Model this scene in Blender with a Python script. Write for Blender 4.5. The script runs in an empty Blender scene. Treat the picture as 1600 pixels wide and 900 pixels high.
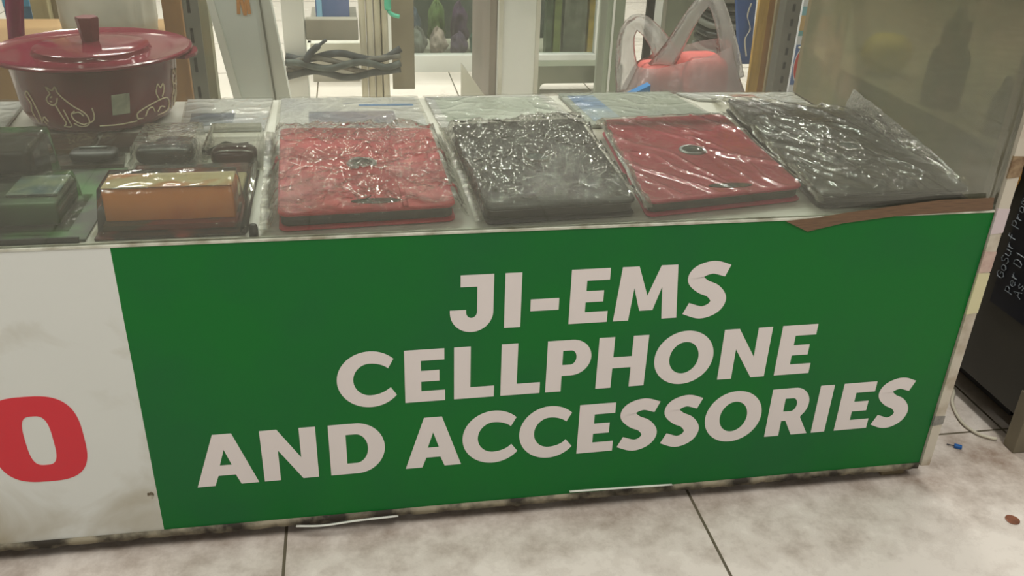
import bpy, bmesh, math, random
from mathutils import Vector, Matrix, noise
random.seed(7)
PI = math.pi
C = bpy.context.scene.collection

# ------------------------------------------------------------------ camera geometry (from the photo's vanishing points)
HC = 0.905; FPX = 1404.0
M3 = Matrix(((0.98538912, -0.04966398, 0.16291643),
             (-0.16737631, -0.45938886, 0.87232279),
             (0.03151897, -0.88684574, -0.46098936)))
def at(u, v, X=None, Y=None, Z=None):
    """real position of a photo point lying on the given plane (X=, Y= or Z= in metres)"""
    q = M3 @ Vector((u-800, v-450, FPX))
    if Y is not None: t = Y/q.y
    elif X is not None: t = X/q.x
    else: t = (Z-HC)/q.z
    p = q*t; p.z += HC
    return p

# ------------------------------------------------------------------ materials
def lin(c):
    return tuple(((x/255)/12.92 if x/255 <= .04045 else ((x/255+.055)/1.055)**2.4) for x in c)
class G:
    def __init__(s, name):
        s.m = bpy.data.materials.new(name); s.m.use_nodes = True
        s.t = s.m.node_tree; s.t.nodes.clear()
        s.out = s.n('ShaderNodeOutputMaterial')
    def n(s, typ, **kw):
        nd = s.t.nodes.new(typ)
        for k, v in kw.items():
            if k.startswith('_'): setattr(nd, k[1:], v)
            else: nd.inputs[k.replace('_', ' ')].default_value = v
        return nd
    def l(s, a, ao, b, bi): s.t.links.new(a.outputs[ao], b.inputs[bi])
def col4(c): return tuple(lin(c)) + (1,)
def mat(name, c, rough=.5, c2=None, scale=6, amt=1.0, metal=0, bump=0, bscale=60, spec=.5, detail=4, lo=.4, hi=.65, alpha=1, emit=0, stretch=None, trans=0):
    g = G(name); b = g.n('ShaderNodeBsdfPrincipled')
    b.inputs['Base Color'].default_value = col4(c)
    b.inputs['Roughness'].default_value = rough; b.inputs['Metallic'].default_value = metal
    b.inputs['Specular IOR Level'].default_value = spec
    b.inputs['Alpha'].default_value = alpha
    tc = g.n('ShaderNodeTexCoord')
    src, so = tc, 'Object'
    if stretch:
        mp = g.n('ShaderNodeMapping'); mp.inputs['Scale'].default_value = stretch
        g.l(tc, 'Object', mp, 'Vector'); src, so = mp, 'Vector'
    if c2:
        nz = g.n('ShaderNodeTexNoise', Scale=scale, Detail=detail); g.l(src, so, nz, 'Vector')
        r = g.n('ShaderNodeValToRGB'); r.color_ramp.elements[0].position = lo; r.color_ramp.elements[1].position = hi
        r.color_ramp.elements[0].color = col4(c)
        a = lin(c); d = lin(c2)
        r.color_ramp.elements[1].color = tuple(a[i]*(1-amt)+d[i]*amt for i in range(3)) + (1,)
        g.l(nz, 'Fac', r, 'Fac'); g.l(r, 'Color', b, 'Base Color')
    if bump:
        nb = g.n('ShaderNodeTexNoise', Scale=bscale, Detail=3); g.l(src, so, nb, 'Vector')
        bp = g.n('ShaderNodeBump', Strength=bump, Distance=.002); g.l(nb, 'Fac', bp, 'Height'); g.l(bp, 'Normal', b, 'Normal')
    if emit:
        b.inputs['Emission Color'].default_value = col4(c); b.inputs['Emission Strength'].default_value = emit
    if trans: b.inputs['Transmission Weight'].default_value = trans
    g.l(b, 'BSDF', g.out, 'Surface')
    return g.m
def clear(name, tint=(245, 250, 245), milky=.05, milk=(200, 205, 195), ior=1.45, rough=.05, boost=1.0, bump=0, bscale=80, bdist=.002, base=0.0):
    """see-through sheet: transparent + thin milky film + fresnel gloss"""
    g = G(name)
    tr = g.n('ShaderNodeBsdfTransparent'); tr.inputs['Color'].default_value = col4(tint)
    df = g.n('ShaderNodeBsdfDiffuse'); df.inputs['Color'].default_value = col4(milk)
    tl = g.n('ShaderNodeBsdfTranslucent'); tl.inputs['Color'].default_value = col4(milk)
    md = g.n('ShaderNodeMixShader', Fac=.4); g.l(df, 0, md, 1); g.l(tl, 0, md, 2)
    mx = g.n('ShaderNodeMixShader', Fac=milky); g.l(tr, 0, mx, 1); g.l(md, 0, mx, 2)
    gl = g.n('ShaderNodeBsdfGlossy', Roughness=rough)
    fr = g.n('ShaderNodeFresnel', IOR=ior)
    mu = g.n('ShaderNodeMath', _operation='MULTIPLY_ADD'); mu.inputs[1].default_value = boost; mu.inputs[2].default_value = base; mu.use_clamp = True
    g.l(fr, 0, mu, 0)
    m2 = g.n('ShaderNodeMixShader'); g.l(mu, 0, m2, 0); g.l(mx, 0, m2, 1); g.l(gl, 0, m2, 2)
    if bump:
        tc = g.n('ShaderNodeTexCoord')
        nb = g.n('ShaderNodeTexNoise', Scale=bscale, Detail=2, Distortion=1.2); g.l(tc, 'Object', nb, 'Vector')
        bp = g.n('ShaderNodeBump', Strength=bump, Distance=bdist); g.l(nb, 'Fac', bp, 'Height')
        g.l(bp, 'Normal', gl, 'Normal'); g.l(bp, 'Normal', fr, 'Normal')
    g.l(m2, 0, g.out, 'Surface')
    return g.m

# ------------------------------------------------------------------ mesh helpers
class MB:
    def __init__(s): s.b = bmesh.new()
    def box(s, x0, x1, y0, y1, z0, z1, bev=0):
        r = bmesh.ops.create_cube(s.b, size=1)
        vs = r['verts']
        for v in vs:
            v.co = Vector((x0+(v.co.x+.5)*(x1-x0), y0+(v.co.y+.5)*(y1-y0), z0+(v.co.z+.5)*(z1-z0)))
        if bev:
            es = list({e for v in vs for e in v.link_edges})
            bmesh.ops.bevel(s.b, geom=es, offset=bev, segments=3, affect='EDGES', profile=.5)
        return s
    def prism(s, pts, vec):
        """extrude closed polygon of 3D points along vec"""
        vec = Vector(vec); n = len(pts)
        a = [s.b.verts.new(Vector(p)) for p in pts]; b = [s.b.verts.new(Vector(p)+vec) for p in pts]
        s.b.faces.new(a); s.b.faces.new(list(reversed(b)))
        for i in range(n): s.b.faces.new((a[i], b[i], b[(i+1) % n], a[(i+1) % n]))
        return s
    def lathe(s, prof, cx, cy, seg=64, z0=0):
        rings = []
        for r, z in prof:
            if r < 1e-6: rings.append([s.b.verts.new((cx, cy, z0+z))])
            else: rings.append([s.b.verts.new((cx+r*math.cos(2*PI*k/seg), cy+r*math.sin(2*PI*k/seg), z0+z)) for k in range(seg)])
        for A, B in zip(rings, rings[1:]):
            for k in range(seg):
                q = []
                for v in (A[k % len(A)], A[(k+1) % len(A)], B[(k+1) % len(B)], B[k % len(B)]):
                    if v not in q: q.append(v)
                if len(q) > 2:
                    try: s.b.faces.new(q)
                    except ValueError: pass
        return s
    def tube(s, pts, rad, seg=8, flat=1.0, up=(0, 0, 1)):
        pts = [Vector(p) for p in pts]; n = len(pts); rings = []
        for i, p in enumerate(pts):
            t = (pts[min(i+1, n-1)]-pts[max(i-1, 0)]).normalized()
            u = Vector(up)
            if abs(t.dot(u)) > .95: u = Vector((0, 1, 0))
            sd = t.cross(u).normalized(); up2 = sd.cross(t).normalized()
            r = rad[i] if isinstance(rad, (list, tuple)) else rad
            rings.append([s.b.verts.new(p + sd*r*math.cos(2*PI*k/seg) + up2*r*flat*math.sin(2*PI*k/seg)) for k in range(seg)])
        for A, B in zip(rings, rings[1:]):
            for k in range(seg): s.b.faces.new((A[k], A[(k+1) % seg], B[(k+1) % seg], B[k]))
        s.b.faces.new(list(reversed(rings[0]))); s.b.faces.new(rings[-1])
        return s
    def grid(s, f, nu, nv, closed_u=False):
        vs = [[s.b.verts.new(f(i/nu, j/nv)) for i in range(nu + (0 if closed_u else 1))] for j in range(nv+1)]
        w = len(vs[0])
        for j in range(nv):
            for i in range(nu):
                s.b.faces.new((vs[j][i], vs[j][(i+1) % w], vs[j+1][(i+1) % w], vs[j+1][i]))
        return s
    def build(s, name, m, parent=None, smooth=False, origin=None):
        bmesh.ops.recalc_face_normals(s.b, faces=s.b.faces)
        me = bpy.data.meshes.new(name)
        if smooth:
            for f in s.b.faces: f.smooth = True
        # put the object's origin at the foot of its own geometry
        if origin is None:
            xs = [v.co for v in s.b.verts]
            origin = Vector((sum(p.x for p in xs)/len(xs), sum(p.y for p in xs)/len(xs), min(p.z for p in xs)))
        origin = Vector(origin)
        for v in s.b.verts: v.co -= origin
        s.b.to_mesh(me); s.b.free()
        me.materials.append(m)
        o = bpy.data.objects.new(name, me); C.objects.link(o)
        if parent:
            o.parent = parent; o.location = origin - wloc(parent)
        else: o.location = origin
        if smooth == 'auto':
            for p in me.polygons: p.use_smooth = True
            me.set_sharp_from_angle(angle=math.radians(35))
        return o
def wloc(o):
    p = Vector(o.location)
    while o.parent: o = o.parent; p += Vector(o.location)
    return p
def spline(pts, n=8):
    pts = [Vector(p) for p in pts]; out = []
    P = [pts[0]*2-pts[1]] + pts + [pts[-1]*2-pts[-2]]
    for i in range(1, len(P)-2):
        a, b, c, d = P[i-1], P[i], P[i+1], P[i+2]
        for k in range(n):
            t = k/n
            out.append(.5*((2*b)+(c-a)*t+(2*a-5*b+4*c-d)*t*t+(3*b-a-3*c+d)*t**3))
    out.append(pts[-1]); return out
def tag(o, label=None, cat=None, group=None, kind=None):
    if label: o['label'] = label
    if cat: o['category'] = cat
    if group: o['group'] = group
    if kind: o['kind'] = kind
    return o
def thing(name, label, cat, loc=(0, 0, 0), group=None):
    o = bpy.data.objects.new(name, None); o.empty_display_size = .05; C.objects.link(o); o.location = loc
    return tag(o, label, cat, group)
def shapes(name, contours, m, parent, thick=.0004, plane='XZ', off=0.0, frame=None):
    """flat filled shapes with holes -> one mesh; contours in plane coordinates"""
    cu = bpy.data.curves.new(name, 'CURVE'); cu.dimensions = '2D'; cu.fill_mode = 'BOTH'; cu.extrude = thick
    for ct in contours:
        sp = cu.splines.new('POLY'); sp.points.add(len(ct)-1)
        for i, (x, y) in enumerate(ct): sp.points[i].co = (x, y, 0, 1)
        sp.use_cyclic_u = True
    tmp = bpy.data.objects.new('tmp', cu); C.objects.link(tmp)
    dg = bpy.context.evaluated_depsgraph_get(); dg.update()
    me = bpy.data.meshes.new_from_object(tmp.evaluated_get(dg))
    bpy.data.objects.remove(tmp); bpy.data.curves.remove(cu)
    fr = frame or (lambda x, y, z: Vector((x, off - z, y)))
    for v in me.vertices: v.co = fr(v.co.x, v.co.y, v.co.z)
    cen = sum((v.co for v in me.vertices), Vector())/max(1, len(me.vertices))
    for v in me.vertices: v.co -= cen
    me.materials.clear(); me.materials.append(m)
    o = bpy.data.objects.new(name, me); C.objects.link(o)
    o.parent = parent; o.location = cen - (wloc(parent) if parent else Vector())
    return o

# ------------------------------------------------------------------ material set
m_green = mat('green_vinyl', (0, 106, 36), .45, (10, 98, 44), 5, 1, spec=.3)
def vinyl_white():
    g = G('white_vinyl'); b = g.n('ShaderNodeBsdfPrincipled', Roughness=.4)
    tc = g.n('ShaderNodeTexCoord')
    n1 = g.n('ShaderNodeTexNoise', Scale=9, Detail=6); n1.inputs['Distortion'].default_value = .6
    g.l(tc, 'Object', n1, 'Vector')
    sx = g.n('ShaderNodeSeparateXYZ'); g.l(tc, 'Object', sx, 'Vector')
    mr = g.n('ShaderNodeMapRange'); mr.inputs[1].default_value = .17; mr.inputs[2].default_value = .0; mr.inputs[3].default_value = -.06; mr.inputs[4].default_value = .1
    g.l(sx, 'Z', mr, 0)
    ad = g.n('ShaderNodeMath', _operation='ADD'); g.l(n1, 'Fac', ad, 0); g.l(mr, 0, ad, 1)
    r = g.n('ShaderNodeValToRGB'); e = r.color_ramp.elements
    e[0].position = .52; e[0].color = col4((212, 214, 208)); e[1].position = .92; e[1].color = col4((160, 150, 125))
    g.l(ad, 0, r, 0); g.l(r, 0, b, 'Base Color'); g.l(b, 0, g.out, 0); return g.m
m_white_vinyl = vinyl_white()
m_letter = mat('white_lettering', (222, 213, 210), .45)
m_red_letter = mat('red_lettering', (205, 38, 52), .3)
def floor_mat():
    g = G('ceramic_floor'); b = g.n('ShaderNodeBsdfPrincipled', Roughness=.22)
    tc = g.n('ShaderNodeTexCoord'); sx = g.n('ShaderNodeSeparateXYZ'); g.l(tc, 'Object', sx, 'Vector')
    def tri(axis, off, per, w):
        a = g.n('ShaderNodeMath', _operation='SUBTRACT'); g.l(sx, axis, a, 0); a.inputs[1].default_value = off-per/2
        md = g.n('ShaderNodeMath', _operation='FLOORED_MODULO'); g.l(a, 0, md, 0); md.inputs[1].default_value = per
        s_ = g.n('ShaderNodeMath', _operation='SUBTRACT'); g.l(md, 0, s_, 0); s_.inputs[1].default_value = per/2
        ab = g.n('ShaderNodeMath', _operation='ABSOLUTE'); g.l(s_, 0, ab, 0)
        lt = g.n('ShaderNodeMath', _operation='LESS_THAN'); g.l(ab, 0, lt, 0); lt.inputs[1].default_value = w
        return lt
    xf = tri('X', -.125, .6, .0022); yf = tri('Y', .5, .6, .0022)
    xb = tri('X', -.131, .512, .0026); yb = tri('Y', 3.62, .512, .0026)
    mf = g.n('ShaderNodeMath', _operation='MAXIMUM'); g.l(xf, 0, mf, 0); g.l(yf, 0, mf, 1)
    mb = g.n('ShaderNodeMath', _operation='MAXIMUM'); g.l(xb, 0, mb, 0); g.l(yb, 0, mb, 1)
    sel = g.n('ShaderNodeMath', _operation='GREATER_THAN'); g.l(sx, 'Y', sel, 0); sel.inputs[1].default_value = 1.9
    mx = g.n('ShaderNodeMix', _data_type='FLOAT'); g.l(sel, 0, mx, 'Factor'); g.l(mf, 0, mx, 2); g.l(mb, 0, mx, 3)
    n1 = g.n('ShaderNodeTexNoise', Scale=11, Detail=8, Roughness=.7); g.l(tc, 'Object', n1, 'Vector')
    n2 = g.n('ShaderNodeTexNoise', Scale=38, Detail=6, Roughness=.7); g.l(tc, 'Object', n2, 'Vector')
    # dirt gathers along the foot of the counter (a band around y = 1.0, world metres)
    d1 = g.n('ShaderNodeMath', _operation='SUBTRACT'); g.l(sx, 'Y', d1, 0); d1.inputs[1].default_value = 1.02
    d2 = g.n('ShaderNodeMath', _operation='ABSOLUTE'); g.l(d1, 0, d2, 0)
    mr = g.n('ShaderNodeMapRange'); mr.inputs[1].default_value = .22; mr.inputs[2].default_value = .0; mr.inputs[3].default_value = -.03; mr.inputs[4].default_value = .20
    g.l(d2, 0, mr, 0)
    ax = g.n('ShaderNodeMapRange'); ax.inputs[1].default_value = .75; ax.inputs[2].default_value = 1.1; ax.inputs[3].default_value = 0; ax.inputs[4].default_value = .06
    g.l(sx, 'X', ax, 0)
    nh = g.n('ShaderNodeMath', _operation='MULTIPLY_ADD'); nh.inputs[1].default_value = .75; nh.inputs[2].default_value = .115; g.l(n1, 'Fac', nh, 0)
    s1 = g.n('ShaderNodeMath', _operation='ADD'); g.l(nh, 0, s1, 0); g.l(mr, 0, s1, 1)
    s2 = g.n('ShaderNodeMath', _operation='ADD'); g.l(s1, 0, s2, 0); g.l(ax, 0, s2, 1)
    r = g.n('ShaderNodeValToRGB'); e = r.color_ramp.elements
    e[0].position = .50; e[0].color = (0, 0, 0, 1); e[1].position = .86; e[1].color = (1, 1, 1, 1); g.l(s2, 0, r, 0)
    r2 = g.n('ShaderNodeValToRGB'); e = r2.color_ramp.elements
    e[0].position = .60; e[0].color = (0, 0, 0, 1); e[1].position = .78; e[1].color = (1, 1, 1, 1); g.l(n2, 'Fac', r2, 0)
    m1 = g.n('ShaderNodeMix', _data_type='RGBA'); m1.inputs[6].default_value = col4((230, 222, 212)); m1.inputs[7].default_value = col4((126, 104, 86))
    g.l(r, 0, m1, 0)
    sp = g.n('ShaderNodeMath', _operation='MULTIPLY'); g.l(r2, 0, sp, 0); sp.inputs[1].default_value = .14
    m2 = g.n('ShaderNodeMix', _data_type='RGBA'); g.l(sp, 0, m2, 0); g.l(m1, 2, m2, 6); m2.inputs[7].default_value = col4((95, 80, 62))
    m3 = g.n('ShaderNodeMix', _data_type='RGBA'); g.l(mx, 0, m3, 0); g.l(m2, 2, m3, 6); m3.inputs[7].default_value = col4((100, 92, 76))
    g.l(m3, 2, b, 'Base Color')
    rr = g.n('ShaderNodeMapRange'); rr.inputs[3].default_value = .22; rr.inputs[4].default_value = .6; g.l(r, 0, rr, 0); g.l(rr, 0, b, 'Roughness')
    g.l(b, 0, g.out, 0); return g.m
m_floor = floor_mat()
m_wall = mat('painted_wall', (168, 167, 162), .8, (150, 150, 146), 2)
m_ceil = mat('ceiling_board', (132, 130, 126), .85)
m_deck = mat('white_laminate', (206, 204, 196), .35, (180, 176, 164), 7)
m_glass = clear('dusty_glass', (250, 252, 248), .105, (172, 170, 158), 1.45, .02, .8)
m_acrylic = None
m_dirty = mat('grimy_edge', (150, 142, 120), .8, (48, 42, 32), 28, 1, lo=.38, hi=.62, bump=.6, bscale=90)
m_post = mat('old_white_tape', (196, 188, 172), .5, (150, 132, 108), 22, 1, lo=.5, hi=.72)
m_body = mat('carcass_board', (120, 112, 92), .7)
m_black = mat('black_plastic', (22, 22, 22), .35)
m_blackleather = mat('black_leatherette', (30, 28, 26), .45, (22, 21, 20), 12, bump=.35, bscale=500)
m_redleather = mat('red_leatherette', (196, 46, 58), .5, (180, 40, 56), 12, bump=.35, bscale=500)
m_pinkleather = mat('rose_leatherette', (186, 46, 78), .5, (170, 40, 66), 12, bump=.35, bscale=500)
m_lining = mat('charcoal_lining', (40, 38, 34), .7, (66, 60, 48), 18)
m_steel = mat('brushed_metal', (150, 155, 155), .3, metal=.8)
m_sleeve = clear('crinkled_plastic', (253, 253, 250), .022, (225, 225, 215), 1.45, .04, 1.5, bump=1, bscale=75, bdist=.005, base=.0)
m_sleeve_smooth = clear('loose_plastic', (252, 252, 248), .035, (215, 212, 200), 1.45, .08, 1.15, bump=.45, bscale=30, bdist=.003, base=.0)
m_sleeve_seam = clear('sealed_plastic_edge', (235, 235, 220), .28, (220, 218, 200), 1.45, .12, 2.0, bump=1, bscale=220, bdist=.002, base=.05)
m_blister = clear('blister_plastic', (251, 252, 248), .02, (230, 230, 215), 1.45, .05, 1.2, bump=.3, bscale=30, base=.0)
m_enamel = mat('maroon_enamel', (118, 26, 40), .2, (100, 20, 34), 8)
m_enamel_lid = mat('maroon_lid_enamel', (118, 34, 52), .12, (104, 28, 44), 6)
m_knob = mat('maroon_knob', (104, 26, 38), .4)
m_gold = mat('cream_print', (222, 204, 172), .5)
m_paper = mat('paper_label', (170, 172, 150), .7, (120, 122, 110), 40)
m_orange = mat('orange_card', (255, 158, 74), .4, (226, 104, 48), 14, .7, lo=.56, hi=.76)
m_browntape = mat('brown_packing_tape', (112, 84, 60), .3, (92, 70, 50), 20, stretch=(2, 1, 40))

# ------------------------------------------------------------------ room
def struct(name, mb, m): o = mb.build(name, m); o['kind'] = 'structure'; return o
fl = MB().box(-6, 6, -4, 9, -.05, 0).build('floor', m_floor, origin=(0, 0, 0)); fl['kind'] = 'structure'
struct('ceiling', MB().box(-6, 6, -4, 9, 3.0, 3.05), m_ceil)
struct('wall_back', MB().box(-6, 6, 9, 9.1, 0, 3.0), m_wall)
struct('wall_front', MB().box(-6, 6, -4.1, -4, 0, 3.0), m_wall)
struct('wall_left', MB().box(-6.1, -6, -4, 9, 0, 3.0), m_wall)
struct('wall_right', MB().box(6, 6.1, -4, 9, 0, 3.0), m_wall)

# ceiling tubes (real fixtures, area lamp inside each)
m_tube = mat('lit_tube', (255, 248, 232), .5, emit=4)
m_fix = mat('fixture_steel', (220, 220, 215), .5)
def tube_light(x, y, w, along='X', L=1.2):
    t = thing('tube_light', 'ceiling tube lamp above the stalls', 'ceiling light', (x, y, 2.98), 'ceiling tube lamps')
    dx, dy = (L/2, .06) if along == 'X' else (.06, L/2)
    MB().box(x-dx, x+dx, y-dy, y+dy, 2.93, 2.999, .005).build('housing', m_fix, t)
    a = Vector((x-L/2+.03, y, 2.905)) if along == 'X' else Vector((x, y-L/2+.03, 2.905))
    b = Vector((x+L/2-.03, y, 2.905)) if along == 'X' else Vector((x, y+L/2-.03, 2.905))
    MB().tube([a, b], .016, 12).build('tube', m_tube, t, True)
    ld = bpy.data.lights.new('tube_lamp', 'AREA'); ld.shape = 'RECTANGLE'; ld.size = L; ld.size_y = .05; ld.energy = w; ld.color = (1.0, .98, .935)
    lo = bpy.data.objects.new('tube_lamp', ld); C.objects.link(lo); lo.location = (x, y, 2.88)
    if along == 'Y': lo.rotation_euler.z = PI/2
for x, y, w, al in [(-.9, 2.6, 34, 'X'), (.6, 2.5, 34, 'X'), (2.2, 2.6, 30, 'X'), (-.4, 3.9, 40, 'X'), (1.5, 4.0, 40, 'X'), (-2.3, 3.6, 38, 'X'),
                    (-1.0, .0, 21, 'Y'), (.7, -.3, 27, 'Y'), (-2.6, .4, 10, 'Y'), (2.4, -.4, 10, 'Y'), (0, -2.4, 20, 'X'), (1.2, 6.3, 18, 'X'), (-1.2, 6.3, 18, 'X')]:
    tube_light(x, y, w*1.22, al)

# ------------------------------------------------------------------ the counter
XL, XR, YF, YB = -1.05, .846, 1.0, 1.605
ZB, ZT = .031, .457
counter = thing('display_counter', 'long low glass display counter with green and white printed front', 'display counter', (-.1, 1.3, 0))
MB().box(XL, XR+.012, YF+.006, YB, ZB+.004, .440).build('carcass', m_body, counter)
MB().box(XL+.004, XR-.008, YF+.008, YB, .4405, .4550).build('shelf', m_deck, counter)
def base_rail():
    g = MB(); n = 240
    top = [(XL+(XR-XL)*i/n, ZB+.001) for i in range(n+1)]
    bot = [(x, ZB-.0095 - .004*abs(noise.noise(Vector((x*22, 3, 0)))) - .003*noise.noise(Vector((x*90, 1, 0)))) for x, _ in top]
    vs = []
    for (x, z), (_, zb) in zip(top, bot):
        vs.append([g.b.verts.new((x, YF-.004, z)), g.b.verts.new((x, YF-.004-.002*noise.noise(Vector((x*40, 0, 0))), zb)), g.b.verts.new((x, YF+.02, zb)), g.b.verts.new((x, YF+.02, z))])
    for a, b in zip(vs, vs[1:]):
        for k in range(4): g.b.faces.new((a[k], b[k], b[(k+1) % 4], a[(k+1) % 4]))
    g.b.faces.new(vs[0]); g.b.faces.new(list(reversed(vs[-1])))
    return g
base_rail().build('base_rail', m_dirty, counter, smooth=True)
for x, y in [(.815, 1.03), (-.95, 1.03), (.815, 1.56), (-.95, 1.56)]:
    f = MB().box(x-.02, x+.02, y-.02, y+.02, 0, .036, .003).build('foot', mat('worn_foot', (120, 108, 84), .8), counter)
# front faces: white and green banners
XS = -.2845
wb = MB().box(XL, XS, YF-.002, YF+.005, ZB, ZT-.0005).build('white_banner', m_white_vinyl, counter); wb['label'] = 'white banner with part of a red letter'
gb = MB().box(XS, XR, YF-.002, YF+.005, ZB, ZT-.0005).build('green_banner', m_green, counter); gb['label'] = 'green banner with white shop lettering'
MB().box(XL, XR, YF-.003, YF+.006, ZT-.0005, ZT+.0022).build('banner_top_edge', mat('pale_edge', (205, 205, 190), .5, (150, 145, 125), 30), counter)

# lettering ----------------------------------------------------------
def arc(cx, cy, rx, ry, a0, a1, n=24):
    return [(cx+rx*math.cos(math.radians(a0+(a1-a0)*k/n)), cy+ry*math.sin(math.radians(a0+(a1-a0)*k/n))) for k in range(n+1)]
def gE(W, w=.265):
    return [[(0, 0), (W, 0), (W, .205), (w, .205), (w, .392), (.86*W, .392), (.86*W, .598), (w, .598), (w, .792), (W*.985, .792), (W*.985, 1), (0, 1)]]
def gL(W): return [[(0, 0), (W, 0), (W, .215), (.27, .215), (.27, 1), (0, 1)]]
def gI(W): return [[(0, 0), (W, 0), (W, 1), (0, 1)]]
def gDash(W): return [[(0, .285), (W, .285), (W, .50), (0, .50)]]
def gH(W): return [[(0, 0), (.265, 0), (.265, .39), (W-.265, .39), (W-.265, 0), (W, 0), (W, 1), (W-.265, 1), (W-.265, .605), (.265, .605), (.265, 1), (0, 1)]]
def gN(W): return [[(0, 0), (.255, 0), (.255, .60), (W-.25, 0), (W, 0), (W, 1), (W-.255, 1), (W-.255, .42), (.265, 1), (0, 1)]]
def gM(W):
    c = W/2
    return [[(0, 0), (.262, 0), (.315, .61), (c-.115, .175), (c+.115, .175), (W-.315, .61), (W-.262, 0), (W, 0), (W-.085, 1), (W-.365, 1), (c, .45), (.365, 1), (.085, 1)]]
def gA(W):
    return [[(0, 0), (.275, 0), (.345, .195), (W-.345, .195), (W-.275, 0), (W, 0), (W/2+.145, 1), (W/2-.145, 1)], [(W/2-.092, .395), (W/2, .70), (W/2+.092, .395)]]
def gC(W):
    cx, rx = .50, .50
    out = arc(cx, .5, rx, .53, 44, 322, 50)
    inn = arc(cx, .5, .255, .305, 270, 90, 30)
    return [out + [(W*.855, .325)] + arc(cx, .5, .36, .305, 318, 270, 8)[1:] + inn[1:] + arc(cx, .5, .36, .305, 90, 40, 8)[1:]]
def gO(W): return [arc(W/2, .5, W/2, .53, 0, 360, 64)[:-1], arc(W/2, .5, W/2-.265, .315, 0, 360, 64)[:-1]]
def gD(W):
    return [[(0, 0)] + arc(.43, .5, W-.43, .5, -90, 90, 32) + [(0, 1)], [(.27, .21)] + arc(.42, .5, W-.27-.42, .29, -90, 90, 32) + [(.27, .79)]]
def gP(W):
    return [[(0, 0), (.265, 0), (.265, .31)] + arc(.42, .655, W-.42, .345, -90, 90, 24) + [(0, 1)],
            [(.265, .52)] + arc(.405, .66, .095, .14, -90, 90, 16) + [(.265, .80)]]
def gR(W):
    bw = W*.90
    a = arc(.42, .66, bw-.42, .34, -48, 90, 24)
    return [[(0, 0), (.265, 0), (.265, .315), (.345, .315), (W-.30, 0), (W, 0), (a[0][0]-.015, a[0][1]-.035)] + a + [(0, 1)],
            [(.265, .515)] + arc(.405, .65, .095, .14, -90, 90, 16) + [(.265, .79)]]
def gJ(W):
    return [[(.165*W/.68, 1), (W, 1)] + arc(W/2, .33, W/2, .37, 0, -180, 28) + [(0, .375), (.26, .375)] + arc((.26+W-.265)/2, .335, (W-.265-.26)/2, .115, 180, 360, 14) + [(W-.265, .79), (.165*W/.68, .79)]]
def gS(W):
    k = W/.73
    cl = spline([(.655*k, .845, 0), (.42*k, .92, 0), (.215*k, .85, 0), (.165*k, .71, 0), (.29*k, .57, 0), (.46*k, .475, 0), (.565*k, .31, 0), (.50*k, .15, 0), (.31*k, .075, 0), (.065*k, .165, 0)], 6)
    L, R = [], []
    for i, p in enumerate(cl):
        t = (cl[min(i+1, len(cl)-1)]-cl[max(i-1, 0)]).normalized(); nn = Vector((-t.y, t.x, 0))
        w = .112 + .018*math.sin(PI*i/(len(cl)-1))
        L.append(tuple((p+nn*w)[:2])); R.append(tuple((p-nn*w)[:2]))
    # terminals lean like the printed face
    return [[L[i], L[i+1], R[i+1], R[i]] for i in range(len(L)-1)]
GL = dict(E=gE, L=gL, I=gI, H=gH, N=gN, M=gM, A=gA, C=gC, O=gO, D=gD, P=gP, R=gR, J=gJ, S=gS); GL['-'] = gDash
strips = []
def line(chars, zb0, zb1, h, xa, xb):
    cts = []
    for ch, x0, x1 in chars:
        W = (x1-x0)/h
        g = GL[ch](W)
        xs = [p[0] for ct in (g if ch == 'S' else g[:1]) for p in ct]; mn, mx_ = min(xs), max(xs)
        if ch == 'S':
            strips.extend([[(x0+(a-mn)/(mx_-mn)*(x1-x0), zb0+(zb1-zb0)*(x0+(a-mn)/(mx_-mn)*(x1-x0)-xa)/(xb-xa)+b*h) for a, b in ct] for ct in g]); continue
        for ct in g:
            q = []
            for (a, b) in ct:
                X = x0 + (a-mn)/(mx_-mn)*(x1-x0)
                q.append((X, zb0+(zb1-zb0)*(X-xa)/(xb-xa) + b*h))
            cts.append(q)
    return cts
S1 = []
l1 = line([('J', .107, .163), ('I', .1775, .199), ('-', .2115, .249), ('E', .2635, .3155), ('M', .324, .412), ('S', .420, .479)], .3195, .3205, .0795, .1, .48)
l2 = line([('C', -.040, .0365), ('E', .0475, .1005), ('L', .1125, .1665), ('L', .1755, .2295), ('P', .2375, .2985), ('H', .308, .377), ('O', .3885, .4735), ('N', .485, .555), ('E', .570, .623)], .2125, .216, .081, -.04, .62)
l3 = line([('A', -.232, -.152), ('N', -.1445, -.0725), ('D', -.056, .018), ('A', .0455, .1225), ('C', .1245, .202), ('C', .204, .2805), ('E', .2885, .341), ('S', .3475, .4055), ('S', .4125, .469), ('O', .4765, .5625), ('R', .574, .641), ('I', .648, .6695), ('E', .685, .7375), ('S', .7435, .800)], .100, .1095, .0835, -.23, .80)
for ct in (l1, l2, l3):
    o = shapes('lettering', ct, m_letter, gb, .0003, off=YF-.0022)
    zs = [v.co.z+wloc(o).z for v in o.data.vertices]; z0, z1 = min(zs), max(zs)
    bm_ = bmesh.new(); bm_.from_mesh(o.data); off = wloc(o)
    for q in strips:
        zc_ = sum(p[1] for p in q)/4
        if z0-.006 < zc_ < z1+.006:
            f_ = [bm_.verts.new(Vector((p[0], YF-.0025, p[1]))-off) for p in q]
            f2 = bm_.faces.new(f_); f2.normal_update()
            if f2.normal.y > 0: f2.normal_flip()
    bmesh.ops.remove_doubles(bm_, verts=bm_.verts, dist=1e-6)
    bm_.to_mesh(o.data); bm_.free()
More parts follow.
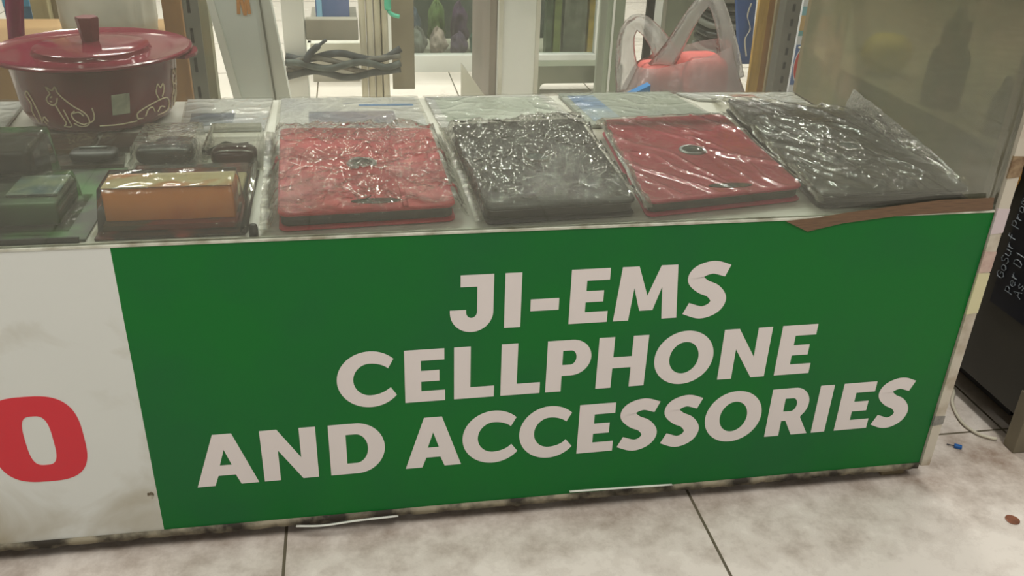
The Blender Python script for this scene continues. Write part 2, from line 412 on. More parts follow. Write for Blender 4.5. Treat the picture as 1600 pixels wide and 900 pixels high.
def sq(cx, cz, rx, rz, e, sh, n=72):
    out = []
    for k in range(n):
        a = 2*PI*k/n; c_, s_ = math.cos(a), math.sin(a)
        x = rx*math.copysign(abs(c_)**(2/e), c_); z = rz*math.copysign(abs(s_)**(2/e), s_)
        out.append((cx+x+sh*z, cz+z))
    return out
shapes('lettering', [sq(-.414, .1955, .0555, .0655, 3.0, -.02), sq(-.4115, .194, .0165, .038, 3.2, -.02)], m_red_letter, wb, .0003, off=YF-.0022)
# smudges and peeling strips
m_scuff = mat('dark_scuff', (90, 78, 58), .8, (190, 185, 170), 60, 1, lo=.45, hi=.6)
def blob(cx, cz, rx, rz, seed, n=26):
    return [(cx+rx*math.cos(2*PI*k/n)*(1+.35*noise.noise(Vector((math.cos(2*PI*k/n)*1.5, math.sin(2*PI*k/n)*1.5, seed)))),
             cz+rz*math.sin(2*PI*k/n)*(1+.35*noise.noise(Vector((math.sin(2*PI*k/n)*1.5, seed, math.cos(2*PI*k/n)*1.5))))) for k in range(n)]
p = at(236, 772, Y=YF)
shapes('scuff_mark', [blob(p.x, p.z, .0045, .0055, 3)], m_scuff, wb, .0002, off=YF-.0021)
m_strip = mat('loose_white_strip', (215, 215, 205), .35)
def peel(pts, w, par=counter):
    MB().tube(spline(pts, 6), w, 8, .35).build('peeling_strip', m_strip, par, True)
peel([at(463, 822, Y=.992), at(505, 821, Y=.985), at(560, 813, Y=.986), at(622, 806, Y=.993)], .0022)
peel([at(890, 768, Y=.993), at(960, 763, Y=.99), at(1050, 757, Y=.993)], .0022)
# corner post
def quadprism(pts, vec): return MB().prism(pts, vec)
xp = .8475
post = MB().prism([(xp, YF-.006, .028), (xp+.0150, YF-.006, .028), (xp+.0165, YF-.006, .46), (xp+.0165, YF-.006, .95), (xp-.001, YF-.006, .95)], (0, .03, 0)).build('corner_post', m_post, counter)
def tape(z0, z1, m, lab, dy=.0068):
    f = lambda z: xp+.0148+.0015*min(1, max(0, (z-.028)/.432))
    o = MB().prism([(xp-.0015, YF-dy, z0), (f(z0)+.0008, YF-dy, z0+.002), (f(z1)+.0008, YF-dy, z1), (xp-.0012, YF-dy, z1+.001)], (0, .003, 0)).build('tape_patch', m, post)
    o['label'] = lab
tape(.300, .365, mat('yellowed_tape', (206, 200, 160), .4), 'yellowed tape patch')
tape(.366, .398, mat('pink_tape', (196, 172, 160), .4, (176, 146, 136), 60), 'faded pink tape patch')
tape(.425, .462, mat('lilac_tape', (200, 186, 188), .4), 'pale lilac tape patch')
tape(.105, .122, mat('grey_smear', (120, 118, 112), .6, (150, 146, 138), 60), 'grey smeared patch')
tape(.506, .536, mat('brown_smear', (150, 128, 98), .6, (110, 84, 60), 90), 'brown stained patch')
# glass
MB().box(XL, XR, YF, YF+.005, ZT+.0022, .945).build('front_glass', m_glass, counter)
MB().box(XL, XR+.022, YF-.004, YF+.02, .945, .975, .003).build('top_rail', m_post, counter)
MB().box(XL, XR+.022, YB-.03, YB, .945, .975, .003).build('top_rail', m_post, counter)
MB().box(XL, XR+.022, YF+.02, YB-.03, .962, .968).build('top_glass', clear('top_glass', (245, 250, 245), .02, (200, 200, 190), 1.45, .02, .8), counter)
MB().box(XL, XL+.006, YF+.007, YB-.012, .457, .945).build('side_glass', m_glass, counter)
m_profile = mat('dull_channel', (128, 122, 98), .4, metal=.3)
MB().box(XR-.010, XR, YF+.0055, YF+.018, ZT+.0022, .945).build('glass_channel', m_profile, counter)
def side_mat():
    g = G('smoky_scratched_panel')
    tc = g.n('ShaderNodeTexCoord')
    nz = g.n('ShaderNodeTexNoise', Scale=7, Detail=3); g.l(tc, 'Object', nz, 'Vector')
    r = g.n('ShaderNodeValToRGB'); e = r.color_ramp.elements
    e[0].position = .35; e[0].color = col4((148, 140, 112)); e[1].position = .68; e[1].color = col4((168, 152, 126))
    n = r.color_ramp.elements.new(.5); n.color = col4((136, 136, 108))
    g.l(nz, 'Fac', r, 0)
    d = g.n('ShaderNodeBsdfPrincipled', Roughness=.35); g.l(r, 0, d, 'Base Color')
    t = g.n('ShaderNodeBsdfTransparent'); t.inputs[0].default_value = col4((225, 222, 200))
    m = g.n('ShaderNodeMixShader', Fac=.60); g.l(t, 0, m, 1); g.l(d, 0, m, 2); g.l(m, 0, g.out, 0)
    return g.m
m_side = side_mat()
MB().box(XR-.006, XR, YF+.019, YB-.0115, ZT, .945).build('side_panel', m_side, counter)
MB().box(XR-.0035, XR+.016, YB-.011, YB+.006, .4555, .945).build('rear_post', mat('tan_post', (132, 118, 90), .5, (112, 100, 76), 9), counter)
# brown packing tape along the glass foot
tp = [at(1228, 346, Y=YF-.004), at(1262, 362, Y=YF-.004), at(1318, 349, Y=YF-.004), at(1400, 338, Y=YF-.004), at(1551, 328, Y=YF-.004), at(1554, 309, Y=YF-.004), at(1470, 313, Y=YF-.004), at(1400, 322, Y=YF-.004), at(1320, 333, Y=YF-.004), at(1280, 340, Y=YF-.004)]
tp = [(p.x, YF-.0035-.0004*(i % 2), p.z) for i, p in enumerate(tp)]
MB().prism([(p[0], YF-.0036, p[2]) for p in tp], (0, .0006, 0)).build('packing_tape', m_browntape, counter)

DZ = .4552   # shelf top
# ------------------------------------------------------------------ tablet cases
def bil(c, s, t):
    a, b, cc, d = [Vector(x) for x in c]       # back-left, back-right, front-right, front-left
    return (a*(1-s)+b*s)*t + (d*(1-s)+cc*s)*(1-t)
def slab(c, s0, s1, t0, t1, z0, z1, rc=.05, bev=.0025, sag=None):
    """rounded-corner slab in the case's own (s,t) frame with softly rounded edges"""
    g = MB()
    def ring(ins, z):
        W = 0.23; H = .33; out = []
        for qx, qy, a0 in ((s1, t1, 0), (s0, t1, 90), (s0, t0, 180), (s1, t0, 270)):
            for k in range(7):
                a = math.radians(a0+90*k/6); rx, ry = rc, rc*W/H
                cx = qx-(rx if qx == s1 else -rx); cy = qy-(ry if qy == t1 else -ry)
                ss = cx+(rx-ins/W)*math.cos(a); tt = cy+(ry-ins/H)*math.sin(a)
                p = bil(c, ss, tt); out.append(g.b.verts.new((p.x, p.y, p.z+z)))
        return out
    rs = [ring(bev, z0), ring(0, z0+bev*.7), ring(0, z1-bev*.7), ring(bev*.4, z1-bev*.25), ring(bev*1.3, z1)]
    for A, B in zip(rs, rs[1:]):
        n = len(A)
        for k in range(n): g.b.faces.new((A[k], A[(k+1) % n], B[(k+1) % n], B[k]))
    g.b.faces.new(rs[0]); g.b.faces.new(rs[-1])
    return g
def sleeve_fn(c, top, s0, s1, t0, t1, seed, amp, lift=0, style='crinkled'):
    def f(a, b):
        s = s0+(s1-s0)*a; t = t0+(t1-t0)*b
        p = bil(c, s, t)
        # distance outside the case, in metres
        ox = max(0, -s, s-1)*.23; oy = max(0, -t, t-1)*.34
        o = math.hypot(ox, oy)
        k = 1/(1+(o/.009)**2.2)
        q = Vector((p.x*9, p.y*9, seed))
        if style == 'crinkled':
            w1 = 1-abs(noise.noise(q*1.0))*2.2
            w2 = 1-abs(noise.noise(Vector((p.x*26+p.y*9, p.y*20-p.x*14, seed+3))))*2.4
            w3 = 1-abs(noise.noise(Vector((p.x*75, p.y*60, seed+6))))*2.2
            h = amp*(max(0, w1)**2*1.1 + max(0, w2)**3*.9 + max(0, w3)**3*.45)
        else:      # long taut folds running from the back left corner to the front right
            al = p.x*.34-p.y*.94; ac = p.x*.94+p.y*.34
            w1 = 1-abs(noise.noise(Vector((al*3.0, ac*13+1.2*noise.noise(q*.5), seed))))*2.3
            w2 = 1-abs(noise.noise(Vector((al*5.5, ac*30+1.0*noise.noise(q), seed+3))))*2.5
            w3 = 1-abs(noise.noise(Vector((p.x*40, p.y*34, seed+6))))*2.2
            h = amp*(max(0, w1)**4*1.3 + max(0, w2)**4*.7 + max(0, w3)**3*.15)
        z = p.z + top*k + .0016 + h*(.4+.9*k) + lift*o
        x = p.x + .0015*noise.noise(Vector((s*9, t*30, seed))); y = p.y
        return Vector((x, y, z))
    return f
m_corecol = mat('dark_teal_core', (44, 62, 60), .3)
def tablet_case(label, c, leather, liner, seed, h=.021, sl=(-.10, 1.12, -.045, 1.14), amp=.004, notch=True, ring_uv=(.5, .5), band=True, lift=0, style='crinkled', msl=None):
    c = [Vector(p) for p in c]
    ctr = bil(c, .5, .5); ctr.z = min(p.z for p in c)
    t = thing('tablet_case', label, 'tablet case', ctr)
    slab(c, 0, 1, 0, 1, 0.0006, .0045, .05).build('back_cover', leather, t, 'auto')
    slab(c, .015, .985, .02, .985, .0047, h-.0062, .045).build('inner_tray', liner, t, 'auto')
    fc = slab(c, 0, 1, 0, 1, h-.006, h, .06, .003).build('front_cover', leather, t, 'auto')
    # rotating ring in the middle of the cover
    u, v = ring_uv; cc = bil(c, u, v)
    rr = .021
    g = MB(); g.lathe([(rr-.006, .0002), (rr-.0055, .0020), (rr-.002, .0024), (rr, .0006), (rr, 0), (rr-.006, 0)], cc.x, cc.y, 48, cc.z+h+.0001)
    rg = g.build('rotating_ring', m_steel if leather is not m_blackleather else mat('dark_ring', (84, 78, 68), .35), t, 'auto')
    MB().lathe([(0, 0), (rr-.0062, 0), (rr-.0062, .0010), (0, .0010)], cc.x, cc.y, 40, cc.z+h+.0002).build('ring_core', m_corecol, rg)
    if notch:
        g = MB(); n = 30; nx, ny = bil(c, .55, .075).x, bil(c, .55, .075).y
        g.prism([(nx+.031*math.cos(2*PI*k/n), ny+.0085*math.sin(2*PI*k/n), cc.z+h+.0001) for k in range(n)], (0, 0, .0007))
        g.build('thumb_notch', liner, t)
    if band:
        g = MB()
        for s_ in (.71,):
            pts = [bil(c, s_, k/20)+Vector((0, 0, h+.0009)) for k in range(21)]
            g.tube(pts, .0035, 8, .25)
        g.build('elastic_band', leather, t, True)
    s0, s1, t0, t1 = sl
    f = sleeve_fn(c, h, s0, s1, t0, t1, seed, amp, lift, style)
    sv = MB().grid(f, 150, 170).build('plastic_sleeve', msl or m_sleeve, t, True)
    # heat-sealed seam along the left edge
    g = MB(); g.grid(lambda a, b: f(0, b)+Vector((-.004+.012*a, 0, .0012+.0035*abs(noise.noise(Vector((b*60, a*2, seed)))))), 5, 140)
    g.build('sleeve_seam', m_sleeve_seam, sv, True)
    return t
def crn(l): return [(x, y, DZ+dz) for (x, y, dz) in l]
c1 = crn([(-.113, 1.365, 0), (.115, 1.350, 0), (.119, 1.035, 0), (-.097, 1.022, 0)])
c2 = crn([(.149, 1.368, 0), (.361, 1.390, 0), (.352, 1.030, 0), (.155, 1.018, 0)])
c3 = crn([(.397, 1.378, 0), (.612, 1.396, 0), (.596, 1.060, 0), (.364, 1.022, 0)])
c4 = crn([(.654, 1.492, .001), (.832, 1.408, .003), (.830, 1.030, .001), (.606, 1.030, 0)])
tablet_case('bright red tablet cover wrapped in crinkled clear plastic, beside the orange box', c1, m_redleather, m_lining, 1.3, .025, sl=(-.085, 1.075, -.02, 1.12), amp=.0055)
tablet_case('black tablet cover in crinkled clear plastic lying between the two red covers', c2, m_blackleather, m_lining, 5.1, .024, sl=(-.06, 1.04, -.02, 1.10), amp=.0050, notch=False, band=False)
tablet_case('rose red tablet cover with dark centre ring, between the two black covers', c3, m_pinkleather, m_lining, 8.6, .024, sl=(-.02, 1.02, -.02, 1.09), amp=.0022, band=False, style='taut', msl=m_sleeve_smooth)
tablet_case('largest black tablet cover in loose plastic, against the right end of the shelf', c4, m_blackleather, m_lining, 12.9, .022, sl=(-.03, 1.0, -.02, 1.13), amp=.0062, notch=False, band=False, ring_uv=(.58, .45), style='taut', msl=m_sleeve_smooth)
case4 = bpy.data.objects['tablet_case.003']
def flap(a, b):       # the spare end of the sleeve stands up against the end panel
    y = 1.400-.330*b; top = .040*(1-b)**.8*(1-.9*max(0, b-.9)/.1) + .003
    k = a
    return Vector((.8315+.0045*k+.0016*noise.noise(Vector((y*50, k*3, 4))), y-.012*k*(1-b), DZ+.022+top*k+.002*noise.noise(Vector((y*40, k*4, 1)))))
MB().grid(flap, 14, 90).build('sleeve_flap', m_sleeve_seam, case4, True)

# ------------------------------------------------------------------ flat packs at the back of the shelf
m_pack = mat('white_printed_pack', (206, 204, 200), .4, (186, 186, 190), 5)
m_grayprint = mat('mauve_grey_print', (150, 142, 152), .4, (128, 134, 146), 8)
m_film = clear('pack_film', (252, 252, 250), .05, (220, 225, 215), 1.45, .08, 1.2, bump=.5, bscale=24, bdist=.004, base=.0)
def pack(label, quad, h, print_fn=None, seed=1, film=True, m=None, name='screen_protector_pack'):
    q = [Vector((p[0], p[1], DZ+.0006)) for p in quad]     # bl, br, fr, fl (seen from the front)
    ctr = bil(q, .5, .5)
    t = thing(name, label, 'package', ctr)
    slab(q, 0, 1, 0, 1, 0, h, .02, .001).build('card', m or m_pack, t, 'auto')
    if print_fn: print_fn(q, t, h)
    if film:
        def f(a, b):
            p = bil(q, -.02+1.04*a, -.02+1.04*b)
            w = max(0, 1-abs(noise.noise(Vector((p.x*22+p.y*8, p.y*24-p.x*9, seed))))*2.6)**3
            return Vector((p.x, p.y, p.z+h+.001+.0016*w))
        MB().grid(f, 70, 60).build('film', m_film, t, True)
    return t
def patch(q, t, h, s0, s1, t0, t1, m, nm='printed_area', lab=None):
    o = slab(q, s0, s1, t0, t1, h+.0001, h+.0006, .01, .0002).build(nm, m, t)
    if lab: o['label'] = lab
def pr1(q, t, h):
    patch(q, t, h, .20, .80, .10, .56, m_grayprint, lab='mauve grey window print')
    patch(q, t, h, .56, .96, .72, .77, mat('blue_print', (70, 130, 185), .4), lab='thin blue stripe')
pack('flat white pack with mauve grey window print behind the bright red cover', [(-.125, 1.596), (.108, 1.592), (.118, 1.395), (-.120, 1.400)], .005, pr1, 2)
def pr2(q, t, h):
    patch(q, t, h, .06, .94, .06, .94, mat('silver_print', (176, 182, 172), .3, (200, 204, 196), 14), lab='silvery print')
pack('silvery flat pack glinting behind the left black cover', [(.126, 1.592), (.345, 1.594), (.372, 1.400), (.140, 1.398)], .005, pr2, 4)
def pr3(q, t, h):
    patch(q, t, h, .05, .28, .1, .9, mat('pale_blue_print', (120, 148, 186), .4, (176, 186, 190), 9), lab='pale blue corner print')
pack('flat pale pack with bluish corner, behind the rose cover', [(.372, 1.597), (.586, 1.599), (.618, 1.402), (.385, 1.404)], .006, pr3, 6, m=mat('pale_grey_pack', (178, 182, 172), .45, (160, 166, 160), 6))
def pr4(q, t, h):
    patch(q, t, h, .40, .62, .35, .72, mat('faded_red_print', (176, 112, 100), .5, (196, 188, 176), 22), lab='faded red mark')
pack('small whitish pack in the back right corner with faded red mark', [(.600, 1.598), (.826, 1.588), (.826, 1.520), (.628, 1.552)], .004, pr4, 8)
def pr0(q, t, h):
    patch(q, t, h, .08, .60, .10, .50, mat('slate_print', (92, 98, 118), .4, (140, 146, 152), 11), lab='slate blue print')
pack('flat white pack with slate print standing right of the maroon pot', [(-.283, 1.598), (-.140, 1.596), (-.142, 1.425), (-.268, 1.425)], .005, pr0, 10)
def prL(q, t, h): patch(q, t, h, .1, .9, .1, .35, mat('beige_print', (180, 168, 146), .5), lab='beige band')
pack('pale pack at the left end of the shelf beside the maroon pot', [(-.78, 1.598), (-.545, 1.598), (-.525, 1.36), (-.76, 1.36)], .006, prL, 12)
pack('dark flat box lying between the black gadget and the brown boxes', [(-.520, 1.318), (-.330, 1.318), (-.322, 1.268), (-.512, 1.266)], .006, None, 16, m=mat('near_black_card', (46, 40, 36), .4, (72, 62, 52), 12), name='flat_box')
# brown cards under the pot
m_brown = mat('brown_card', (112, 88, 68), .5, (84, 66, 54), 6, stretch=(3, 14, 1))
pack('brown flat box lying in front of the maroon pot', [(-.505, 1.400), (-.385, 1.400), (-.382, 1.325), (-.485, 1.325)], .010, None, 14, m=m_brown, name='flat_box')
pack('darker brown flat box right of the other brown box, below the pot', [(-.378, 1.405), (-.314, 1.405), (-.318, 1.335), (-.374, 1.335)], .008, None, 15, m=mat('dark_brown_card', (86, 66, 56), .5, (62, 50, 46), 9), name='flat_box')

# ------------------------------------------------------------------ enamel pot
px_, py_ = -.403, 1.520
pot = thing('cooking_pot', 'round maroon enamel cooking pot with lid and cream cat drawings', 'pot', (px_, py_, DZ))
pz = DZ+.0005
H1 = .106
MB().lathe([(0, 0), (.088, 0), (.098, .004), (.108, .013), (.1145, .026), (.1185, .05), (.1215, .08), (.124, H1), (.121, H1), (.118, .08), (.112, .026), (.09, .008), (0, .008)], px_, py_, 96, pz).build('pot_body', m_enamel, pot, 'auto')
lid = MB().lathe([(.120, H1+.0005), (.146, H1+.001), (.1505, H1+.0035), (.1500, H1+.0065), (.146, H1+.0078), (.136, H1+.0045), (.118, H1+.0022), (.0885, H1+.0022), (.0865, H1+.0040), (.0850, H1+.0095), (.080, H1+.0115), (.05, H1+.0145), (.02, H1+.0165), (0, H1+.017)], px_, py_, 96, pz).build('lid', m_enamel_lid, pot, 'auto')
g = MB(); g.lathe([(0, 0), (.0125, 0), (.0135, .003), (.0150, .012), (.0165, .026), (.0175, .034), (.0165, .0365), (0, .037)], px_, py_, 6, pz+H1+.0168); g.build('lid_knob', m_knob, lid, 'auto')
for sx in (-1, 1):
    g = MB(); pts = []
    for k in range(17):
        a = -.26+.52*k/16; r_ = .150+.0085*math.cos(a/.26*PI/2)**.7 if abs(a) < .259 else .150
        pts.append((px_+sx*r_*math.cos(a), py_+r_*math.sin(a), pz+H1-.0045))
    inner = [(px_+sx*.1265*math.cos(a), py_+.1265*math.sin(a), pz+H1-.0045) for a in (.26, 0, -.26)]
    g.prism(pts+inner, (0, 0, .0046)).build('side_handle', m_enamel_lid, pot)
def onpot(phi, z, off=.0009):
    """phi: angle from the direction facing the camera, z above the base"""
    prof = [(.026, .1145), (.05, .1185), (.08, .1215), (.106, .124)]
    r = prof[0][1]
    for (z0, r0), (z1, r1) in zip(prof, prof[1:]):
        if z >= z0: r = r0+(r1-r0)*min(1, (z-z0)/(z1-z0))
    if z < .026: r = .108+(z-.013)/.013*.0065
    d0 = math.atan2(-py_, -px_)
    a = d0 + phi
    return Vector((px_+(r+off)*math.cos(a), py_+(r+off)*math.sin(a), pz+z))
def draw(strokes, name, ox, flip=1, sc=1.0, w=.0011):
    g = MB()
    for st in strokes:
        pts = [onpot(ox+flip*x*sc*8.3, .018+y*sc) for x, y in st]
        if len(pts) > 2: pts = spline(pts, 4)
        g.tube(pts, w, 5)
    g.build(name, m_gold, pot)
cat = [[(-.030, .052), (-.034, .062), (-.026, .057), (-.020, .063), (-.018, .055), (-.012, .046), (.000, .034), (.012, .025), (.018, .015), (.016, .004), (.004, .000), (-.006, .006)],
       [(-.030, .052), (-.038, .044), (-.037, .037), (-.030, .034), (-.024, .038), (-.020, .046)],
       [(-.026, .034), (-.022, .020), (-.018, .006), (-.024, .000), (-.012, .000), (-.012, .010), (-.014, .020), (-.016, .028)],
       [(.000, .026), (-.006, .020), (-.002, .010), (.008, .004), (.014, .006)],
       [(.016, .006), (.024, .010), (.027, .018), (.026, .030)],
       [(-.004, .022), (.006, .024), (.012, .018)], [(-.031, .046), (-.028, .048)], [(-.034, .040), (-.030, .040)]]
draw(cat, 'cat_drawing', -.34, 1)
draw([[(-.036, .004), (.030, .000), (.046, .010), (.040, .026), (.026, .030), (-.008, .026), (-.036, .016), (-.036, .004)], [(.014, .030), (.006, .046), (.012, .060), (.018, .052), (.026, .058), (.028, .046), (.022, .034)],
      [(-.02, .006), (-.014, .018), (-.004, .020), (.002, .010)], [(.010, .008), (.018, .016), (.030, .012)]], 'cat_drawing', .68, 1, .85)
draw([[(-.01, 0), (-.014, .02), (-.008, .036), (-.014, .052), (-.008, .066), (0, .056), (.008, .064), (.008, .048), (.004, .034), (.010, .018), (.006, 0)], [(-.006, .01), (0, .02), (-.004, .03)], [(-.008, .044), (.0, .040), (.004, .05)]], 'cat_drawing', 1.22, 1, .95)
draw([[(-.008, .0), (-.01, .02), (-.004, .034), (-.012, .048), (-.006, .056), (.0, .048), (.006, .030), (.008, .01), (.002, 0)], [(.014, .0), (.012, .008), (.018, .014), (.022, .006)]], 'cat_drawing', -.92, 1, .9)
draw([[(-.03, 0), (0, -.001), (.03, 0)]], 'cat_drawing', .17, 1, 1)
g = MB()
g.grid(lambda a, b: onpot(.10+.22*a+.02*b, .034+.032*b, .0013), 8, 6)
g.build('paper_label', m_paper, pot)

# ------------------------------------------------------------------ blister packs at the left
m_darkcard = mat('dark_printed_card', (34, 28, 24), .4, (150, 60, 50), 9, 1, lo=.52, hi=.6)
m_greencard = mat('green_printed_card', (66, 112, 58), .4, (40, 46, 34), 9, 1, lo=.42, hi=.55)
def shell(fn, nu, nv, t, m=m_blister, name='blister_shell'):
    return MB().grid(fn, nu, nv).build(name, m, t, True)
def dome(x0, x1, y0, y1, z, h, r=.01):
    def f(a, b):
        x = x0-.01+(x1-x0+.02)*a; y = y0-.01+(y1-y0+.02)*b
        dx = min(x-x0, x1-x); dy = min(y-y0, y1-y); d = min(dx, dy)
        k = max(0, min(1, (d+.001)/.005)); k = k*k*(3-2*k)
        return Vector((x, y, z+h*k + .0006*noise.noise(Vector((x*60, y*60, 2)))))
    return f
b2 = thing('blister_pack', 'clear blister pack with orange box nearest the glass', 'blister pack', (-.22, 1.13, DZ))
MB().box(-.306, -.136, 1.020, 1.240, DZ+.0005, DZ+.003).build('backing_card', m_darkcard, b2)
oL = at(163, 345, Y=1.055); oR = at(362, 343, Y=1.055)
z_or = DZ+.010
MB().box(-.2985, -.1490, 1.052, 1.100, z_or, z_or+.041, .002).build('orange_box', m_orange, b2, 'auto')
lidp = MB().box(-.2983, -.1492, 1.0525, 1.0998, z_or+.0412, z_or+.0428, .0006).build('top_card', mat('cream_card', (214, 198, 160), .35, (208, 130, 70), 16, 1, lo=.52, hi=.62), b2); lidp['label'] = 'cream top of the orange box'
MB().box(-.3, -.147, 1.040, 1.104, DZ+.003, z_or-.0004).build('tray_insert', mat('grey_tray', (96, 90, 70), .4, (150, 66, 56), 10, 1, lo=.5, hi=.56), b2)
shell(dome(-.3035, -.1440, 1.034, 1.108, DZ+.0035, .0535), 60, 40, b2)
g = MB(); g.tube([(-.137, 1.020, DZ+.006), (-.138, 1.13, DZ+.013), (-.141, 1.235, DZ+.018)], .0045, 10)
g.build('blister_rim', m_blister, b2, True)
MB().box(-.175, -.150, 1.118, 1.215, DZ+.003, DZ+.010, .003).build('beige_insert', mat('beige_insert', (190, 176, 142), .4), b2)
shell(dome(-.300, -.145, 1.115, 1.236, DZ+.0035, .014), 50, 40, b2)
def lump(cx, cy, z, rx, ry, rz, m, name, t, seed=0, e=3.0):
    def f(a, b):
        th = 2*PI*a; ph = PI*(b-.5)
        c, s_ = math.cos(ph), math.sin(ph)
        se = lambda v: math.copysign(abs(v)**(2/e), v)
        return Vector((cx+rx*se(c)*se(math.cos(th)), cy+ry*se(c)*se(math.sin(th)), z+rz+rz*se(s_)))
    g = MB(); g.grid(f, 32, 16, True)
    bmesh.ops.remove_doubles(g.b, verts=g.b.verts, dist=1e-5)
    return g.build(name, m, t, 'auto')
# chargers behind it
ch = thing('phone_charger', 'black phone charger in clear plastic behind the orange box', 'charger', (-.265, 1.29, DZ))
lump(-.268, 1.288, DZ+.0006, .040, .026, .014, m_black, 'plug_body', ch)
lump(-.262, 1.338, DZ+.0006, .030, .018, .010, mat('dark_plastic_grey', (52, 52, 54), .35), 'coiled_cord', ch)
shell(dome(-.312, -.222, 1.258, 1.372, DZ+.001, .034), 50, 50, ch, m_sleeve, 'plastic_bag')
ch2 = thing('phone_charger', 'dark reddish charger shell with glinting rim, left of the bright red cover', 'charger', (-.175, 1.28, DZ))
lump(-.172, 1.272, DZ+.0006, .032, .024, .014, mat('dark_maroon_plastic', (52, 22, 24), .2), 'plug_body', ch2)
g = MB(); g.tube([(-.150, 1.31, DZ+.008), (-.19, 1.325, DZ+.014), (-.212, 1.305, DZ+.008), (-.20, 1.335, DZ+.005), (-.16, 1.345, DZ+.005)], .0045, 8); g.build('cord', m_black, ch2, True)
shell(dome(-.216, -.137, 1.252, 1.372, DZ+.001, .031), 50, 50, ch2, m_blister, 'plastic_bag')
# left blister: green card with black gadget
b1 = thing('blister_pack', 'green blister pack holding a black gadget at the left end of the glass', 'blister pack', (-.42, 1.12, DZ))
MB().box(-.56, -.316, 1.020, 1.262, DZ+.0005, DZ+.003).build('backing_card', m_greencard, b1)
MB().box(-.455, -.352, 1.062, 1.150, DZ+.003, DZ+.032, .005).build('green_insert', mat('dark_green_insert', (36, 44, 30), .4, (56, 96, 48), 12), b1, 'auto')
MB().box(-.415, -.357, 1.085, 1.150, DZ+.0325, DZ+.036, .001).build('printed_sheet', mat('pale_teal_print', (150, 160, 136), .3, (80, 110, 120), 24), b1)
MB().box(-.500, -.405, 1.152, 1.240, DZ+.003, DZ+.066, .007).build('black_gadget', mat('dark_brown_plastic', (52, 42, 34), .3, (34, 32, 30), 12), b1, 'auto')
shell(dome(-.505, -.350, 1.055, 1.155, DZ+.0035, .038), 60, 50, b1)
shell(dome(-.506, -.398, 1.1555, 1.246, DZ+.0035, .068), 50, 40, b1)
MB().box(-.548, -.322, 1.0165, 1.0195, DZ+.0005, DZ+.007).build('card_edge', m_black, b1)
# a further dark pouch between
pu = thing('phone_pouch', 'black pouch lying on the dark flat box behind the green blister pack', 'pouch', (-.365, 1.292, DZ+.0066))
lump(-.365, 1.292, DZ+.0068, .032, .022, .008, mat('black_pouch_leather', (40, 38, 36), .45), 'pouch_body', pu)
g = MB(); g.tube([(-.383, 1.292, DZ+.0236), (-.365, 1.292, DZ+.0242), (-.347, 1.292, DZ+.0236)], .002, 6); g.build('flap_edge', m_steel, pu, True)
# small black knob and white block near the red case
kn = thing('cable_clip', 'small black clip standing between orange pack and bright red cover', 'clip', (-.1255, 1.014, DZ))
MB().lathe([(0, 0), (.0055, 0), (.006, .010), (.0045, .0155), (0, .017)], -.1255, 1.014, 16, DZ+.0006).build('clip_body', m_black, kn, True)

# ------------------------------------------------------------------ behind the counter
V0 = 75
def bx(u, Y, v=V0): return at(u, v, Y=Y).x
def zz(v, Y, u=700): return at(u, v, Y=Y).z
m_offwhite = mat('aged_white_paint', (216, 215, 202), .5, (188, 186, 168), 5)
m_offwhite2 = mat('dull_white_paint', (230, 232, 226), .45, (206, 210, 204), 4)
m_greybeige = mat('grey_beige_board', (164, 160, 146), .6, (142, 140, 126), 6)
# A: white counter end post (centre)
t = thing('stall_post', 'white square post of the neighbouring stall, straight behind the counter centre', 'post', (bx(815, 2.6), 2.65, 0))
MB().box(bx(779, 2.6), bx(842, 2.6), 2.6, 2.82, 0, 1.9, .006).build('column', m_offwhite2, t)
g = MB()
for u in (782, 839): g.box(bx(u-3, 2.595), bx(u+3, 2.595), 2.590, 2.5995, 0.0, 1.9)
g.build('edge_bead', m_offwhite, t)
xl = bx(779, 2.6)
MB().box(xl-.022, xl-.001, 2.63, 3.02, 0, 1.9).build('side_board', mat('taupe_board', (140, 130, 120), .5, (118, 116, 104), 4), t)
MB().prism([(xl-.10, 2.66, 0), (xl-.024, 2.66, 0), (xl-.024, 2.66, .155), (xl-.10, 2.66, .26)], (0, .02, 0)).build('gusset', m_offwhite, t)
# B: post at left of centre with torn lower end
yb = 2.75
t = thing('stall_post', 'cream ribbed post with mint hook hanging in front, left of centre', 'post', (bx(585, yb), yb, 0))
g = MB()
for k in range(4):
    x0 = bx(563+k*11.5, yb); x1 = bx(563+k*11.5+10, yb); g.box(x0, x1, yb, yb+.1+.01*(k % 2), 0, 1.9, .006)
g.build('column', mat('cream_paint', (222, 216, 194), .5, (200, 192, 166), 6, stretch=(8, 8, 1)), t)
MB().box(bx(613, yb+.1), bx(648, yb+.1), yb+.12, yb+.14, .13, 1.9).build('hanging_board', mat('beige_board', (156, 148, 126), .6, (140, 132, 112), 5), t)
# mint hook
hk = thing('hanger_hook', 'mint green plastic hook hanging beside the cream post', 'hook', tuple(at(615, 20, Y=yb-.03)))
pts = [at(606, -60, Y=yb-.03), at(606, -10, Y=yb-.03), at(606, 12, Y=yb-.03), at(612, 22, Y=yb-.03), at(624, 26, Y=yb-.03)]
MB().tube(spline(pts, 6), .010, 10, .6).build('hook', mat('mint_plastic', (90, 200, 165), .4), hk, True)
MB().box(pts[0].x-.004, pts[0].x+.004, yb-.035, yb-.0005, pts[0].z-.006, pts[0].z+.002).build('pin', m_steel, hk)
